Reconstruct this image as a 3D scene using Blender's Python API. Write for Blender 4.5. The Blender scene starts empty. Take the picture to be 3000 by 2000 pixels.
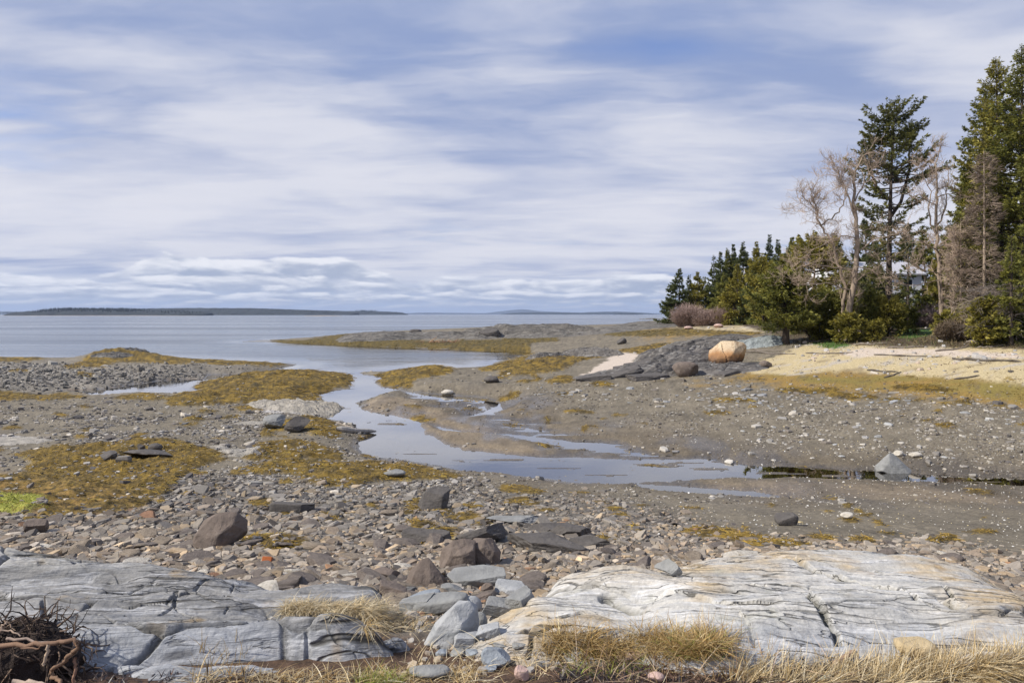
import bpy, math, random
import numpy as np
from mathutils import Vector
R = math.radians
rng = np.random.default_rng(7)
random.seed(7)
sc = bpy.context.scene
COL = sc.collection
HZ, F, H = 920.0, 2000.0, 4.8          # horizon row, focal length (photo pixels), eye height over low water

# ------------------------------------------------------------------ numpy helpers
def _h(ix, iy, iz, s):
    n = (ix.astype(np.int64)*374761393 + iy.astype(np.int64)*668265263 + iz.astype(np.int64)*2147483647 + s*1442695041) & 0xffffffff
    n = ((n ^ (n >> 13))*1274126177) & 0xffffffff
    n = ((n ^ (n >> 16))*2246822519) & 0xffffffff
    return ((n ^ (n >> 15)) & 0xffffff)/16777215.0
def vnoise(x, y, s=0):
    x = np.asarray(x, float); y = np.asarray(y, float)
    x, y = np.broadcast_arrays(x, y)
    ix = np.floor(x); iy = np.floor(y); fx = x-ix; fy = y-iy
    ix = ix.astype(np.int64); iy = iy.astype(np.int64); z = np.zeros_like(ix)
    u = fx*fx*fx*(fx*(fx*6-15)+10); v = fy*fy*fy*(fy*(fy*6-15)+10)
    def g(i, j):
        a = _h(ix+i, iy+j, z, s)*2*np.pi
        return np.cos(a)*(fx-i)+np.sin(a)*(fy-j)
    a = g(0,0); b = g(1,0); c = g(0,1); d = g(1,1)
    return ((a+(b-a)*u)+((c+(d-c)*u)-(a+(b-a)*u))*v)*1.5
def fbm(x, y, o=4, s=0, g=.5, l=2.03):
    t = 0; a = 1.0; n = 0
    for i in range(o):
        t = t+a*vnoise(x, y, s+i*17); n += a; a *= g; x = x*l+3.1; y = y*l+1.7
    return t/n
def vnoise3(p, s=0):
    i = np.floor(p); f = p-i; i = i.astype(np.int64); u = f*f*(3-2*f); r = 0
    for a in (0,1):
        for b in (0,1):
            for c in (0,1):
                w = (u[:,0] if a else 1-u[:,0])*(u[:,1] if b else 1-u[:,1])*(u[:,2] if c else 1-u[:,2])
                r = r+w*_h(i[:,0]+a, i[:,1]+b, i[:,2]+c, s)
    return r*2-1
def fbm3(p, o=3, s=0, g=.5):
    t = 0; a = 1; n = 0
    for k in range(o):
        t = t+a*vnoise3(p, s+k*13); n += a; a *= g; p = p*2.03+1.3
    return t/n
def voro(x, y, s=0):
    """distance to the nearest cell border and a random number per cell"""
    ix = np.floor(x).astype(np.int64); iy = np.floor(y).astype(np.int64)
    d1 = np.full(x.shape, 9.); d2 = np.full(x.shape, 9.); cid = np.zeros(x.shape); z = np.zeros_like(ix)
    for a in (-1,0,1):
        for b in (-1,0,1):
            px = ix+a+_h(ix+a, iy+b, z, s); py = iy+b+_h(ix+a, iy+b, z+1, s)
            d = np.hypot(px-x, py-y); c = _h(ix+a, iy+b, z+2, s); m = d < d1
            d2 = np.where(m, d1, np.minimum(d2, d)); cid = np.where(m, c, cid); d1 = np.where(m, d, d1)
    return d2-d1, cid
def sstep(a, b, x):
    t = np.clip((x-a)/(b-a), 0, 1); return t*t*(3-2*t)
def lerp(a, b, t):
    return a+(b-a)*t
def mixc(c, d, m):
    return c+(np.asarray(d)-c)*m[..., None]
def blur(a, n, k=1):
    for _ in range(n):
        for ax in (0,1):
            p = np.pad(a, [(k,k) if i == ax else (0,0) for i in (0,1)], mode='edge')
            a = sum(np.take(p, np.arange(j, j+a.shape[ax]), axis=ax) for j in range(2*k+1))/(2*k+1)
    return a
def inside(poly, x, y):
    poly = np.asarray(poly, float); r = np.zeros(x.shape, bool); n = len(poly)
    for i in range(n):
        x0, y0 = poly[i]; x1, y1 = poly[(i+1) % n]
        if y0 == y1: continue
        c = (y0 > y) != (y1 > y)
        r ^= c & (x < (x1-x0)*(y-y0)/(y1-y0)+x0)
    return r
def polydist(poly, x, y):
    poly = np.asarray(poly, float); d = np.full(x.shape, 1e9); n = len(poly)
    for i in range(n):
        ax, ay = poly[i]; bx, by = poly[(i+1) % n]; vx = bx-ax; vy = by-ay; l = vx*vx+vy*vy+1e-9
        t = np.clip(((x-ax)*vx+(y-ay)*vy)/l, 0, 1)
        d = np.minimum(d, (ax+t*vx-x)**2+(ay+t*vy-y)**2)
    return np.sqrt(d)
def wpt(px, py, z=0.0):
    Y = (H-z)*F/(py-HZ); return np.array([(px-1500)/F*Y, Y, z])
def proj(X, Y, Z):
    return 1500+F*X/Y, HZ+F*(H-Z)/Y

# ------------------------------------------------------------------ mesh + tagging helpers
def build(name, V, faces, mat, col=None, smooth=False, parent=None, attrs=None):
    V = np.asarray(V, np.float32); me = bpy.data.meshes.new(name)
    if isinstance(faces, np.ndarray): faces = [faces]
    faces = [np.asarray(f, np.int32) for f in faces if len(f)]
    me.vertices.add(len(V)); me.vertices.foreach_set('co', V.ravel())
    lt = np.concatenate([np.full(len(f), f.shape[1], np.int32) for f in faces])
    li = np.concatenate([f.ravel() for f in faces])
    me.loops.add(len(li)); me.loops.foreach_set('vertex_index', li)
    me.polygons.add(len(lt)); ls = np.zeros(len(lt), np.int32); ls[1:] = np.cumsum(lt)[:-1]
    me.polygons.foreach_set('loop_start', ls); me.polygons.foreach_set('loop_total', lt)
    me.polygons.foreach_set('use_smooth', np.full(len(lt), smooth))
    me.update(calc_edges=True)
    if col is not None:
        c = np.ones((len(V), 4), np.float32); c[:, :3] = np.clip(col, 0, 1)
        a = me.color_attributes.new('Col', 'FLOAT_COLOR', 'POINT'); a.data.foreach_set('color', c.ravel())
    for k, v in (attrs or {}).items():
        a = me.attributes.new(k, 'FLOAT', 'POINT'); a.data.foreach_set('value', np.asarray(v, np.float32))
    if mat: me.materials.append(mat)
    o = bpy.data.objects.new(name, me); COL.objects.link(o)
    if parent: o.parent = parent
    return o
def tag(o, label=None, cat=None, group=None, kind=None):
    if label: o['label'] = label
    if cat: o['category'] = cat
    if group: o['group'] = group
    if kind: o['kind'] = kind
    return o
def empty(name, loc, label, cat, group=None):
    o = bpy.data.objects.new(name, None); COL.objects.link(o); o.location = loc
    o.empty_display_size = .2
    return tag(o, label, cat, group)
class MB:
    def __init__(s): s.v = []; s.f = {3: [], 4: []}; s.c = []; s.n = 0
    def add(s, V, Fc, c=None):
        V = np.asarray(V, float).reshape(-1, 3); Fc = np.asarray(Fc, int)
        s.v.append(V); s.f[Fc.shape[1]].append(Fc+s.n)
        if c is not None: s.c.append(np.broadcast_to(np.asarray(c, float), (len(V), 3)))
        s.n += len(V)
    def tube(s, P, r, k=5, c=None, cap=True):
        P = np.asarray(P, float); r = np.broadcast_to(np.asarray(r, float), (len(P),)); n = len(P)
        T = np.gradient(P, axis=0); T /= np.linalg.norm(T, axis=1)[:, None]+1e-9
        up = np.where(np.abs(T[:, 2:3]) > .9, [[1., 0, 0]], [[0, 0, 1.]])
        A = np.cross(T, up); A /= np.linalg.norm(A, axis=1)[:, None]+1e-9; B = np.cross(T, A)
        for i in range(1, n):
            if np.dot(A[i], A[i-1]) < 0: A[i] *= -1; B[i] *= -1
        a = np.arange(k)/k*2*np.pi
        V = P[:, None]+r[:, None, None]*(np.cos(a)[None, :, None]*A[:, None]+np.sin(a)[None, :, None]*B[:, None])
        i = np.arange(n-1)[:, None]*k; j = np.arange(k)[None]; j2 = (j+1) % k
        Fc = np.stack([i+j, i+j2, i+k+j2, i+k+j], -1).reshape(-1, 4)
        s.add(V.reshape(-1, 3), Fc, c)
        if cap and k == 4: pass
    def box(s, x0, x1, y0, y1, z0, z1, c=None):
        V = [(x, y, z) for z in (z0, z1) for y in (y0, y1) for x in (x0, x1)]
        s.add(V, [(0,2,3,1), (4,5,7,6), (0,1,5,4), (2,6,7,3), (0,4,6,2), (1,3,7,5)], c)
    def obj(s, name, mat, parent=None, smooth=False):
        return build(name, np.concatenate(s.v), [np.concatenate(f) for f in s.f.values() if f], mat,
                     np.concatenate(s.c) if s.c else None, smooth, parent)

# ------------------------------------------------------------------ node helpers
class NT:
    def __init__(s, t): s.t = t
    def n(s, kind, **kw):
        nd = s.t.nodes.new(kind)
        for k, v in kw.items():
            if isinstance(k, str) and hasattr(nd, k) and k not in nd.inputs: setattr(nd, k, v)
            else: s.set(nd.inputs[k], v)
        return nd
    def set(s, inp, v):
        if hasattr(v, 'is_output') or isinstance(v, bpy.types.NodeSocket): s.t.links.new(v, inp)
        else: inp.default_value = v
    def math(s, op, a, b=0.0, c=None, clamp=False):
        nd = s.t.nodes.new('ShaderNodeMath'); nd.operation = op; nd.use_clamp = clamp
        s.set(nd.inputs[0], a); s.set(nd.inputs[1], b)
        if c is not None: s.set(nd.inputs[2], c)
        return nd.outputs[0]
    def mix(s, f, a, b, blend='MIX'):
        nd = s.t.nodes.new('ShaderNodeMix'); nd.data_type = 'RGBA'; nd.blend_type = blend
        s.set(nd.inputs[0], f); s.set(nd.inputs[6], a); s.set(nd.inputs[7], b); return nd.outputs[2]
    def noise(s, vec, scale, detail=4, rough=.55, dist=0.0, out=0):
        nd = s.t.nodes.new('ShaderNodeTexNoise'); s.set(nd.inputs['Vector'], vec)
        for k, v in (('Scale', scale), ('Detail', detail), ('Roughness', rough), ('Distortion', dist)): s.set(nd.inputs[k], v)
        return nd.outputs[out]
    def ramp(s, f, a, b, lo=0.0, hi=1.0, smooth=True):
        nd = s.t.nodes.new('ShaderNodeMapRange'); nd.interpolation_type = 'SMOOTHSTEP' if smooth else 'LINEAR'
        for i, v in enumerate((f, a, b, lo, hi)): s.set(nd.inputs[i], v)
        return nd.outputs[0]
    def mapping(s, vec, scale=(1,1,1), rot=(0,0,0), loc=(0,0,0)):
        nd = s.t.nodes.new('ShaderNodeMapping'); s.set(nd.inputs[0], vec)
        nd.inputs['Scale'].default_value = scale; nd.inputs['Rotation'].default_value = rot; nd.inputs['Location'].default_value = loc
        return nd.outputs[0]
    def comb(s, x, y, z):
        nd = s.t.nodes.new('ShaderNodeCombineXYZ'); s.set(nd.inputs[0], x); s.set(nd.inputs[1], y); s.set(nd.inputs[2], z); return nd.outputs[0]
def new_mat(name):
    m = bpy.data.materials.new(name); m.use_nodes = True; m.node_tree.nodes.clear()
    return m, NT(m.node_tree)
def rgb(c): return (c[0], c[1], c[2], 1.0)
def surf_mat(name, color=None, rough=.85, var=.35, vscale=6.0, bumps=((40., .4, .01),), stretch=(1,1,1), rot=(0,0,0),
             streak=None, spec=.35, rand=0.0, wet=None, trans=0.0, objspace=True):
    """principled surface: colour (or the Col attribute) broken up by noise, with noise bumps; streak=(colour, scale, stretch, amount)"""
    m, t = new_mat(name)
    tc = t.n('ShaderNodeTexCoord').outputs['Object']
    vec = t.mapping(tc, stretch, rot)
    c = t.n('ShaderNodeAttribute', attribute_name='Col').outputs['Color'] if color is None else rgb(color)
    nz = t.noise(vec, vscale, 6, .65)
    f = t.ramp(nz, .25, .75, 1-var, 1+var, False)
    if rand:
        oi = t.n('ShaderNodeObjectInfo').outputs['Random']
        f = t.math('MULTIPLY', f, t.ramp(oi, 0, 1, 1-rand, 1+rand, False))
    c = t.mix(1.0, c, t.comb(f, f, f), 'MULTIPLY')
    for st in (streak or ()):
        sc_, ss, sv, am, lo, hi = st
        v2 = t.mapping(tc, sv, rot)
        k = t.ramp(t.noise(v2, ss, 6, .6, .6), lo, hi, 0, am)
        c = t.mix(k, c, rgb(sc_))
    b = t.n('ShaderNodeBsdfPrincipled'); t.set(b.inputs['Base Color'], c)
    b.inputs['Roughness'].default_value = rough; b.inputs['Specular IOR Level'].default_value = spec
    if wet:
        a = t.n('ShaderNodeAttribute', attribute_name=wet).outputs['Fac']
        t.set(b.inputs['Roughness'], t.ramp(a, 0, 1, rough, .13, False))
        t.set(b.inputs['Specular IOR Level'], t.ramp(a, 0, 1, spec, .8, False))
    prev = None
    for (bs, st, dist) in bumps:
        bn = t.n('ShaderNodeBump'); bn.inputs['Strength'].default_value = st; bn.inputs['Distance'].default_value = dist
        t.set(bn.inputs['Height'], t.noise(vec, bs, 5, .62))
        if prev is not None: t.set(bn.inputs['Normal'], prev)
        prev = bn.outputs[0]
    if prev is not None: t.set(b.inputs['Normal'], prev)
    out = b.outputs[0]
    if trans:
        tr = t.n('ShaderNodeBsdfTranslucent'); t.set(tr.inputs[0], c)
        mx = t.n('ShaderNodeMixShader'); mx.inputs[0].default_value = trans
        t.set(mx.inputs[1], out); t.set(mx.inputs[2], tr.outputs[0]); out = mx.outputs[0]
    o = t.n('ShaderNodeOutputMaterial'); t.set(o.inputs[0], out)
    return m

def bedrock_mat(name, ang, dark, light, k=1.0):
    m, t = new_mat(name)
    tc = t.n('ShaderNodeTexCoord').outputs['Object']
    base = t.mapping(tc, (1,1,1), (0,0,-ang))
    wv = t.noise(t.mapping(base, (.55,.9,.9)), 1.0, 4, .55, 0, 1)
    vm = t.n('ShaderNodeVectorMath', operation='MULTIPLY_ADD'); t.set(vm.inputs[0], wv); vm.inputs[1].default_value = (.5,.20,.15); t.set(vm.inputs[2], base); P = vm.outputs[0]
    c = t.n('ShaderNodeAttribute', attribute_name='Col').outputs['Color']
    g = t.noise(tc, 60., 5, .7); f = t.ramp(g, .25, .75, .80, 1.20, False); c = t.mix(1.0, c, t.comb(f,f,f), 'MULTIPLY')
    big = t.noise(t.mapping(P, (.6,1.6,1.6)), 1.1, 4, .55)
    c = t.mix(t.ramp(t.noise(t.mapping(P, (.5,7,7)), 1.6, 6, .6, .3), .50, .68, 0, .65*k), c, rgb(dark))
    c = t.mix(t.ramp(t.noise(t.mapping(P, (.7,11,11), (0,0,0), (3,1,2)), 1.6, 6, .62, .3), .52, .70, 0, .75*k), c, rgb(light))
    hs = None
    for i, (sx, sy, w, st) in enumerate(((.16,2.6,.010,.9), (.24,6.0,.013,.8), (.4,12.,.015,.6))):
        n = t.noise(t.mapping(P, (sx,sy,sy), (0,0,0), (i*3.7,i*1.9,0)), 1.0, 3, .5)
        gate = t.ramp(t.noise(t.mapping(base, (.8,1.5,1.5), (0,0,0), (i*2.1,5,0)), 1.2, 3, .5), .44, .58, 0, 1)
        ln = t.math('MULTIPLY', t.ramp(t.math('ABSOLUTE', t.math('SUBTRACT', n, .5)), 0, w, 1, 0), gate)
        c = t.mix(t.math('MULTIPLY', ln, st), c, (.045,.042,.036,1))
        hs = ln if hs is None else t.math('MAXIMUM', hs, ln)
    b = t.n('ShaderNodeBsdfPrincipled'); t.set(b.inputs['Base Color'], c); b.inputs['Roughness'].default_value = .7; b.inputs['Specular IOR Level'].default_value = .4
    h = t.math('SUBTRACT', t.math('ADD', t.math('MULTIPLY', t.noise(t.mapping(P, (.6,9,9)), 1.8, 6, .6), 1.2), t.math('MULTIPLY', t.noise(tc, 38., 5, .65), .35)), t.math('MULTIPLY', hs, .9))
    bp = t.n('ShaderNodeBump'); bp.inputs['Strength'].default_value = .75; bp.inputs['Distance'].default_value = .022; t.set(bp.inputs['Height'], h); t.set(b.inputs['Normal'], bp.outputs[0])
    o = t.n('ShaderNodeOutputMaterial'); t.set(o.inputs[0], b.outputs[0]); return m

# ------------------------------------------------------------------ camera, sun, sky
cam = bpy.data.cameras.new('camera'); co = bpy.data.objects.new('camera', cam); COL.objects.link(co)
cam.sensor_width = 36; cam.lens = 24; cam.shift_y = (HZ-1000)/3000; cam.clip_start = .1; cam.clip_end = 60000
co.location = (0, 0, H); co.rotation_euler = (R(90), 0, 0); sc.camera = co
SUN = Vector((-.80, -.22, .74)).normalized()
sl = bpy.data.lights.new('sun', 'SUN'); sl.energy = 5.0; sl.angle = R(1.0); sl.color = (1, .94, .85)
so = bpy.data.objects.new('sun', sl); COL.objects.link(so); so.rotation_euler = (-SUN).to_track_quat('-Z', 'Y').to_euler()
so.location = (-40, -10, 60)
wd = bpy.data.worlds.new('World'); sc.world = wd; wd.use_nodes = True
wt = NT(wd.node_tree); wd.node_tree.nodes.clear()
sky = wt.n('ShaderNodeTexSky', sky_type='NISHITA'); sky.sun_disc = False
sky.sun_elevation = math.asin(SUN.z); sky.sun_rotation = math.atan2(SUN.x, SUN.y)
sky.air_density = 1.2; sky.dust_density = .4; sky.ozone_density = 2.5
def sky_nodes(t):
    d = t.n('ShaderNodeTexCoord').outputs['Generated']
    sp = t.n('ShaderNodeSeparateXYZ'); t.set(sp.inputs[0], d); x, y, z = sp.outputs
    zc = t.math('MAXIMUM', z, 0.0)
    zz = t.math('ADD', zc, .10)
    P = t.comb(t.math('DIVIDE', x, zz), t.math('DIVIDE', y, zz), 0.0)
    az = t.math('ARCTAN2', x, y)
    def warped(scale, rot, loc, ws, wa):
        Pr = t.mapping(P, scale, (0, 0, R(rot)), loc)
        w = t.noise(t.mapping(P, scale, (0, 0, R(rot)), (3.1, 8.2, 0)), ws, 4, .55, 0, 1)
        vm = t.n('ShaderNodeVectorMath', operation='MULTIPLY_ADD'); t.set(vm.inputs[0], w); vm.inputs[1].default_value = (wa, wa, 0); t.set(vm.inputs[2], Pr)
        return vm.outputs[0]
    A = warped((.58, .88, 1), 12, (4.3, 1.9, 0), 1.2, .9)
    B = warped((.95, 1.7, 1), 4, (1.3, 6.9, 0), 1.0, .7)
    n1 = t.noise(A, .9, 6, .50, .0)                   # big masses
    n2 = t.noise(B, 1.2, 6, .50, .0)                  # streaks and mottling
    n3 = t.noise(t.mapping(P, (.40, .55, 1), (0, 0, R(20)), (2.6, 5.4, 0)), .6, 2, .5)   # large gaps
    s = t.math('ADD', t.math('MULTIPLY', n1, .55), t.math('MULTIPLY', n2, .45))
    s = t.math('ADD', s, t.math('MULTIPLY', t.math('SUBTRACT', n3, .5), .55))
    s = t.math('ADD', s, t.ramp(z, .02, .45, .10, -.03, False))
    cover = t.math('MAXIMUM', t.ramp(s, .30, .50, .25, 1.0), t.ramp(z, .36, .14, .0, .9))
    tone = t.math('ADD', t.math('MULTIPLY', n2, .75), t.math('MULTIPLY', n1, .45))
    n4 = t.noise(t.mapping(B, (1.3, 2.4, 1), (0, 0, R(-6)), (9.1, 3.3, 0)), 2.2, 5, .55)
    tone = t.math('ADD', tone, t.math('MULTIPLY', t.math('SUBTRACT', n4, .5), .16))
    tone = t.math('ADD', tone, t.ramp(z, .05, .42, .09, -.055, False))
    sheet = t.mix(t.ramp(tone, .47, .80, 0, 1), (.27, .34, .545, 1), (.64, .655, .735, 1))
    # bright veil just above the cumulus bank
    veil = t.math('MULTIPLY', t.ramp(z, .04, .10, 0, 1), t.ramp(z, .12, .30, 1, 0))
    veil = t.math('MULTIPLY', veil, t.ramp(t.noise(t.comb(t.math('MULTIPLY', az, 1.3), t.math('MULTIPLY', z, 12.0), 0.0), 1.6, 5, .55), .28, .66, .15, 1))
    sheet = t.mix(t.math('MULTIPLY', veil, .85), sheet, (.70, .705, .77, 1))
    base = t.mix(t.ramp(z, .0, .07, 1, 0), sheet, (.42, .50, .66, 1))
    cov = t.math('MAXIMUM', cover, t.ramp(z, .05, .16, 1, 0))
    def bank(zlo, ztop, sc_, seed, amp, ps=(13., 46.), hi=.86, gate=None):
        ax = t.math('ADD', t.math('MULTIPLY', az, sc_), seed)
        topn = t.noise(t.comb(ax, seed, 0.0), 1.0, 3, .6)
        zq = t.math('MULTIPLY', z, ps[1])
        wv = t.noise(t.comb(t.math('MULTIPLY', az, ps[0]*.6), t.math('MULTIPLY', z, ps[1]*.5), seed+4), 1.0, 2, .5)
        puff = t.noise(t.comb(t.math('ADD', t.math('MULTIPLY', az, ps[0]), wv), zq, seed), 1.0, 6, .50, .1)
        pu2 = t.noise(t.comb(t.math('ADD', t.math('MULTIPLY', az, ps[0]), t.math('SUBTRACT', wv, .14)), t.math('ADD', zq, .34), seed), 1.0, 6, .50, .1)   # shifted towards the sun
        topz = t.math('ADD', t.math('ADD', ztop-.5*amp, t.math('MULTIPLY', topn, amp)), t.math('MULTIPLY', t.math('SUBTRACT', puff, .5), .042))
        if gate: topz = t.math('SUBTRACT', topz, t.math('MULTIPLY', t.math('MAXIMUM', t.ramp(az, gate[0], gate[0]-.14, 0, 1), t.ramp(az, gate[1]-.10, gate[1]+.06, 0, 1)), .06))
        dz = t.math('SUBTRACT', topz, z)
        m = t.math('MULTIPLY', t.ramp(dz, -.0005, .0065, 0, 1), t.ramp(z, zlo-.003, zlo+.010, 0, 1))
        rel = t.math('DIVIDE', t.math('SUBTRACT', z, zlo), t.math('MAXIMUM', t.math('SUBTRACT', topz, zlo), .004))
        lit = t.math('MULTIPLY', t.math('SUBTRACT', puff, pu2), 1.6)
        sh = t.math('ADD', t.math('ADD', t.math('MULTIPLY', rel, .62), lit), t.math('MULTIPLY', t.math('SUBTRACT', puff, .5), .35))
        colr = t.mix(t.ramp(sh, .08, .72, 0, 1), (.36, .415, .545, 1), (hi, hi+.005, hi+.045, 1))
        return m, colr
    c = base
    for a, kw in (((.042, .083, 3.0, 3.3, .035), dict(gate=(-.46, -.145), ps=(15., 44.), hi=.84)), ((.026, .052, 3.4, 14.1, .045), {}), ((.013, .034, 5.0, 9.1, .03), dict(ps=(15., 80.))), ((.004, .018, 6.0, 5.2, .018), dict(ps=(18., 120.), hi=.70))):
        m, k = bank(*a, **kw); c = t.mix(t.math('MULTIPLY', m, .90), c, k)
    bg1 = t.n('ShaderNodeBackground'); t.set(bg1.inputs[0], t.mix(1.0, sky.outputs[0], (.80, .88, 1.22, 1), 'MULTIPLY')); bg1.inputs[1].default_value = .11
    bg2 = t.n('ShaderNodeBackground'); t.set(bg2.inputs[0], c); bg2.inputs[1].default_value = 1.0
    mx = t.n('ShaderNodeMixShader'); t.set(mx.inputs[0], cov); t.set(mx.inputs[1], bg1.outputs[0]); t.set(mx.inputs[2], bg2.outputs[0])
    o = t.n('ShaderNodeOutputWorld'); t.set(o.inputs[0], mx.outputs[0])
sky_nodes(wt)
wd.cycles.sampling_method = 'MANUAL'; wd.cycles.sample_map_resolution = 512
sc.view_settings.view_transform = 'Standard'; sc.view_settings.look = 'None'
sc.view_settings.exposure = 0.16; sc.view_settings.gamma = 1.0
sc.cycles.use_denoising = True
sc.cycles.max_bounces = 6; sc.cycles.diffuse_bounces = 2; sc.cycles.glossy_bounces = 2
sc.cycles.transparent_max_bounces = 8; sc.cycles.volume_bounces = 0; sc.cycles.caustics_reflective = False; sc.cycles.caustics_refractive = False
# ------------------------------------------------------------------ terrain height: knots (photo row, height) down a few columns
COLS = {
 -500: [(2000,3.08),(1700,2.5),(1500,1.5),(1400,.75),(1330,.55),(1250,.45),(1170,.35),(1120,.35),(1080,.7),(1060,.7),(1046,.5),(1030,-.6),(990,-2)],
 0:    [(2000,3.08),(1850,2.85),(1650,2.4),(1560,2.0),(1500,1.5),(1400,.75),(1330,.55),(1250,.45),(1170,.33),(1120,.35),(1080,.7),(1060,.7),(1047,.45),(1032,-.6),(990,-2)],
 500:  [(2000,3.08),(1850,2.85),(1650,2.4),(1560,2.0),(1500,1.5),(1400,.78),(1300,.5),(1200,.33),(1160,.16),(1110,.25),(1070,.75),(1050,.55),(1035,-.5),(990,-2)],
 1000: [(2000,3.08),(1850,2.9),(1650,2.4),(1560,2.0),(1500,1.55),(1420,.9),(1350,.4),(1300,.22),(1250,.16),(1200,.2),(1120,.2),(1080,-.1),(1040,-.7),(1015,.1),(990,.8),(978,.6),(960,-2)],
 1500: [(2000,3.08),(1850,2.9),(1700,2.5),(1640,2.35),(1560,1.95),(1500,1.35),(1450,.75),(1400,.3),(1350,.12),(1250,.13),(1200,.2),(1150,.45),(1110,.65),(1080,.6),(1045,.35),(1020,.3),(1000,.6),(985,1.2),(966,1.7),(957,2.0),(955,1.6),(950,-.2)],
 1750: [(2000,3.08),(1850,2.9),(1700,2.5),(1640,2.4),(1560,1.95),(1500,1.25),(1450,.65),(1400,.2),(1350,.1),(1250,.16),(1200,.28),(1150,.55),(1110,.95),(1080,1.1),(1045,.95),(1020,.9),(1000,1.1),(985,1.5),(966,1.9),(957,2.1),(952,1.8),(947,.2)],
 2000: [(2000,3.08),(1850,2.9),(1700,2.6),(1640,2.4),(1560,1.85),(1500,1.15),(1450,.5),(1420,.2),(1380,.08),(1300,.16),(1200,.42),(1150,.72),(1110,1.05),(1080,1.3),(1040,1.75),(1000,2.0),(985,2.2),(962,2.85),(944,3.2),(940,2.5),(936,-1)],
 2300: [(2000,3.08),(1850,2.9),(1700,2.65),(1620,2.4),(1540,1.7),(1480,.8),(1440,.3),(1400,.08),(1350,.14),(1300,.3),(1200,.65),(1130,1.1),(1090,1.5),(1060,1.85),(1030,2.3),(1000,2.8),(985,3.05),(965,3.4),(948,3.7),(940,3.4)],
 2600: [(2000,3.08),(1850,2.9),(1700,2.65),(1620,2.4),(1530,1.4),(1460,.4),(1430,.1),(1400,.06),(1365,.14),(1300,.4),(1200,.8),(1130,1.3),(1090,1.7),(1050,2.3),(1015,2.85),(998,3.1),(985,3.25),(965,3.6),(948,3.8),(940,3.8)],
 3000: [(2000,3.08),(1850,2.9),(1750,2.6),(1640,2.1),(1560,1.4),(1490,.6),(1455,.15),(1430,.05),(1400,.06),(1365,.25),(1300,.55),(1200,1.0),(1150,1.5),(1100,2.1),(1050,2.6),(1025,2.9),(1005,3.2),(988,3.4),(972,3.55),(948,3.9),(940,3.9)],
 3500: [(2000,3.08),(1850,2.9),(1750,2.5),(1640,2.0),(1560,1.3),(1490,.6),(1455,.2),(1430,.08),(1400,.1),(1365,.35),(1300,.7),(1200,1.2),(1150,1.7),(1100,2.3),(1050,2.7),(1025,3.0),(1005,3.3),(988,3.45),(972,3.6),(948,3.9),(940,3.9)],
}
LY = np.linspace(math.log(1.2), math.log(420), 700)
PXG = np.linspace(-900, 3900, 241)
_cp = np.array(sorted(COLS), float); _tab = []
for c in sorted(COLS):
    k = [( (H-z)*F/(py-HZ), z) for py, z in COLS[c]]
    ys = np.array([math.log(a) for a, _ in k]); zs = np.array([z for _, z in k])
    assert np.all(np.diff(ys) > 0), (c, np.exp(ys))
    _tab.append(np.interp(LY, ys, zs))
_tab = np.array(_tab)
BT = np.array([[0.]])
BT = np.stack([np.interp(PXG, _cp, _tab[:, j]) for j in range(700)], 1)
BT = blur(BT, 2, 3)
def bil(T, a, b):
    a = np.clip(a, 0, T.shape[0]-1.001); b = np.clip(b, 0, T.shape[1]-1.001)
    i = a.astype(int); j = b.astype(int); u = a-i; v = b-j
    return (T[i,j]*(1-u)+T[i+1,j]*u)*(1-v)+(T[i,j+1]*(1-u)+T[i+1,j+1]*u)*v
def zbase(X, Y):
    px = 1500+F*X/Y
    return bil(BT, (px-PXG[0])/(PXG[1]-PXG[0]), (np.log(Y)-LY[0])/(LY[1]-LY[0]))

# masks: polygons traced on the photograph, laid on the ground
MX0, MX1, MY0, MY1, MS = -600, 3600, 930, 2100, 3
def raster(polys, soft=1):
    xs = np.arange(MX0, MX1, MS)+MS/2; ys = np.arange(MY0, MY1, MS)+MS/2
    gx, gy = np.meshgrid(xs, ys, indexing='ij'); m = np.zeros(gx.shape)
    for p in polys:
        p = np.asarray(p, float)
        i0 = max(0, int((p[:,0].min()-MX0)/MS)-1); i1 = int((p[:,0].max()-MX0)/MS)+2
        j0 = max(0, int((p[:,1].min()-MY0)/MS)-1); j1 = int((p[:,1].max()-MY0)/MS)+2
        s = np.s_[i0:i1, j0:j1]; m[s] = np.maximum(m[s], inside(p, gx[s], gy[s]))
    return blur(m, 2, soft) if soft else m
def look(m, px, py):
    return bil(m, (px-MX0)/MS-.5, (py-MY0)/MS-.5)
def ell(cx, cy, rx, ry, n=14, s=0):
    a = np.arange(n)/n*2*np.pi; k = 1+.18*np.sin(a*2+s)+.1*np.sin(a*3+s*2.3)
    return np.stack([cx+rx*k*np.cos(a), cy+ry*k*np.sin(a)], 1)
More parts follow.
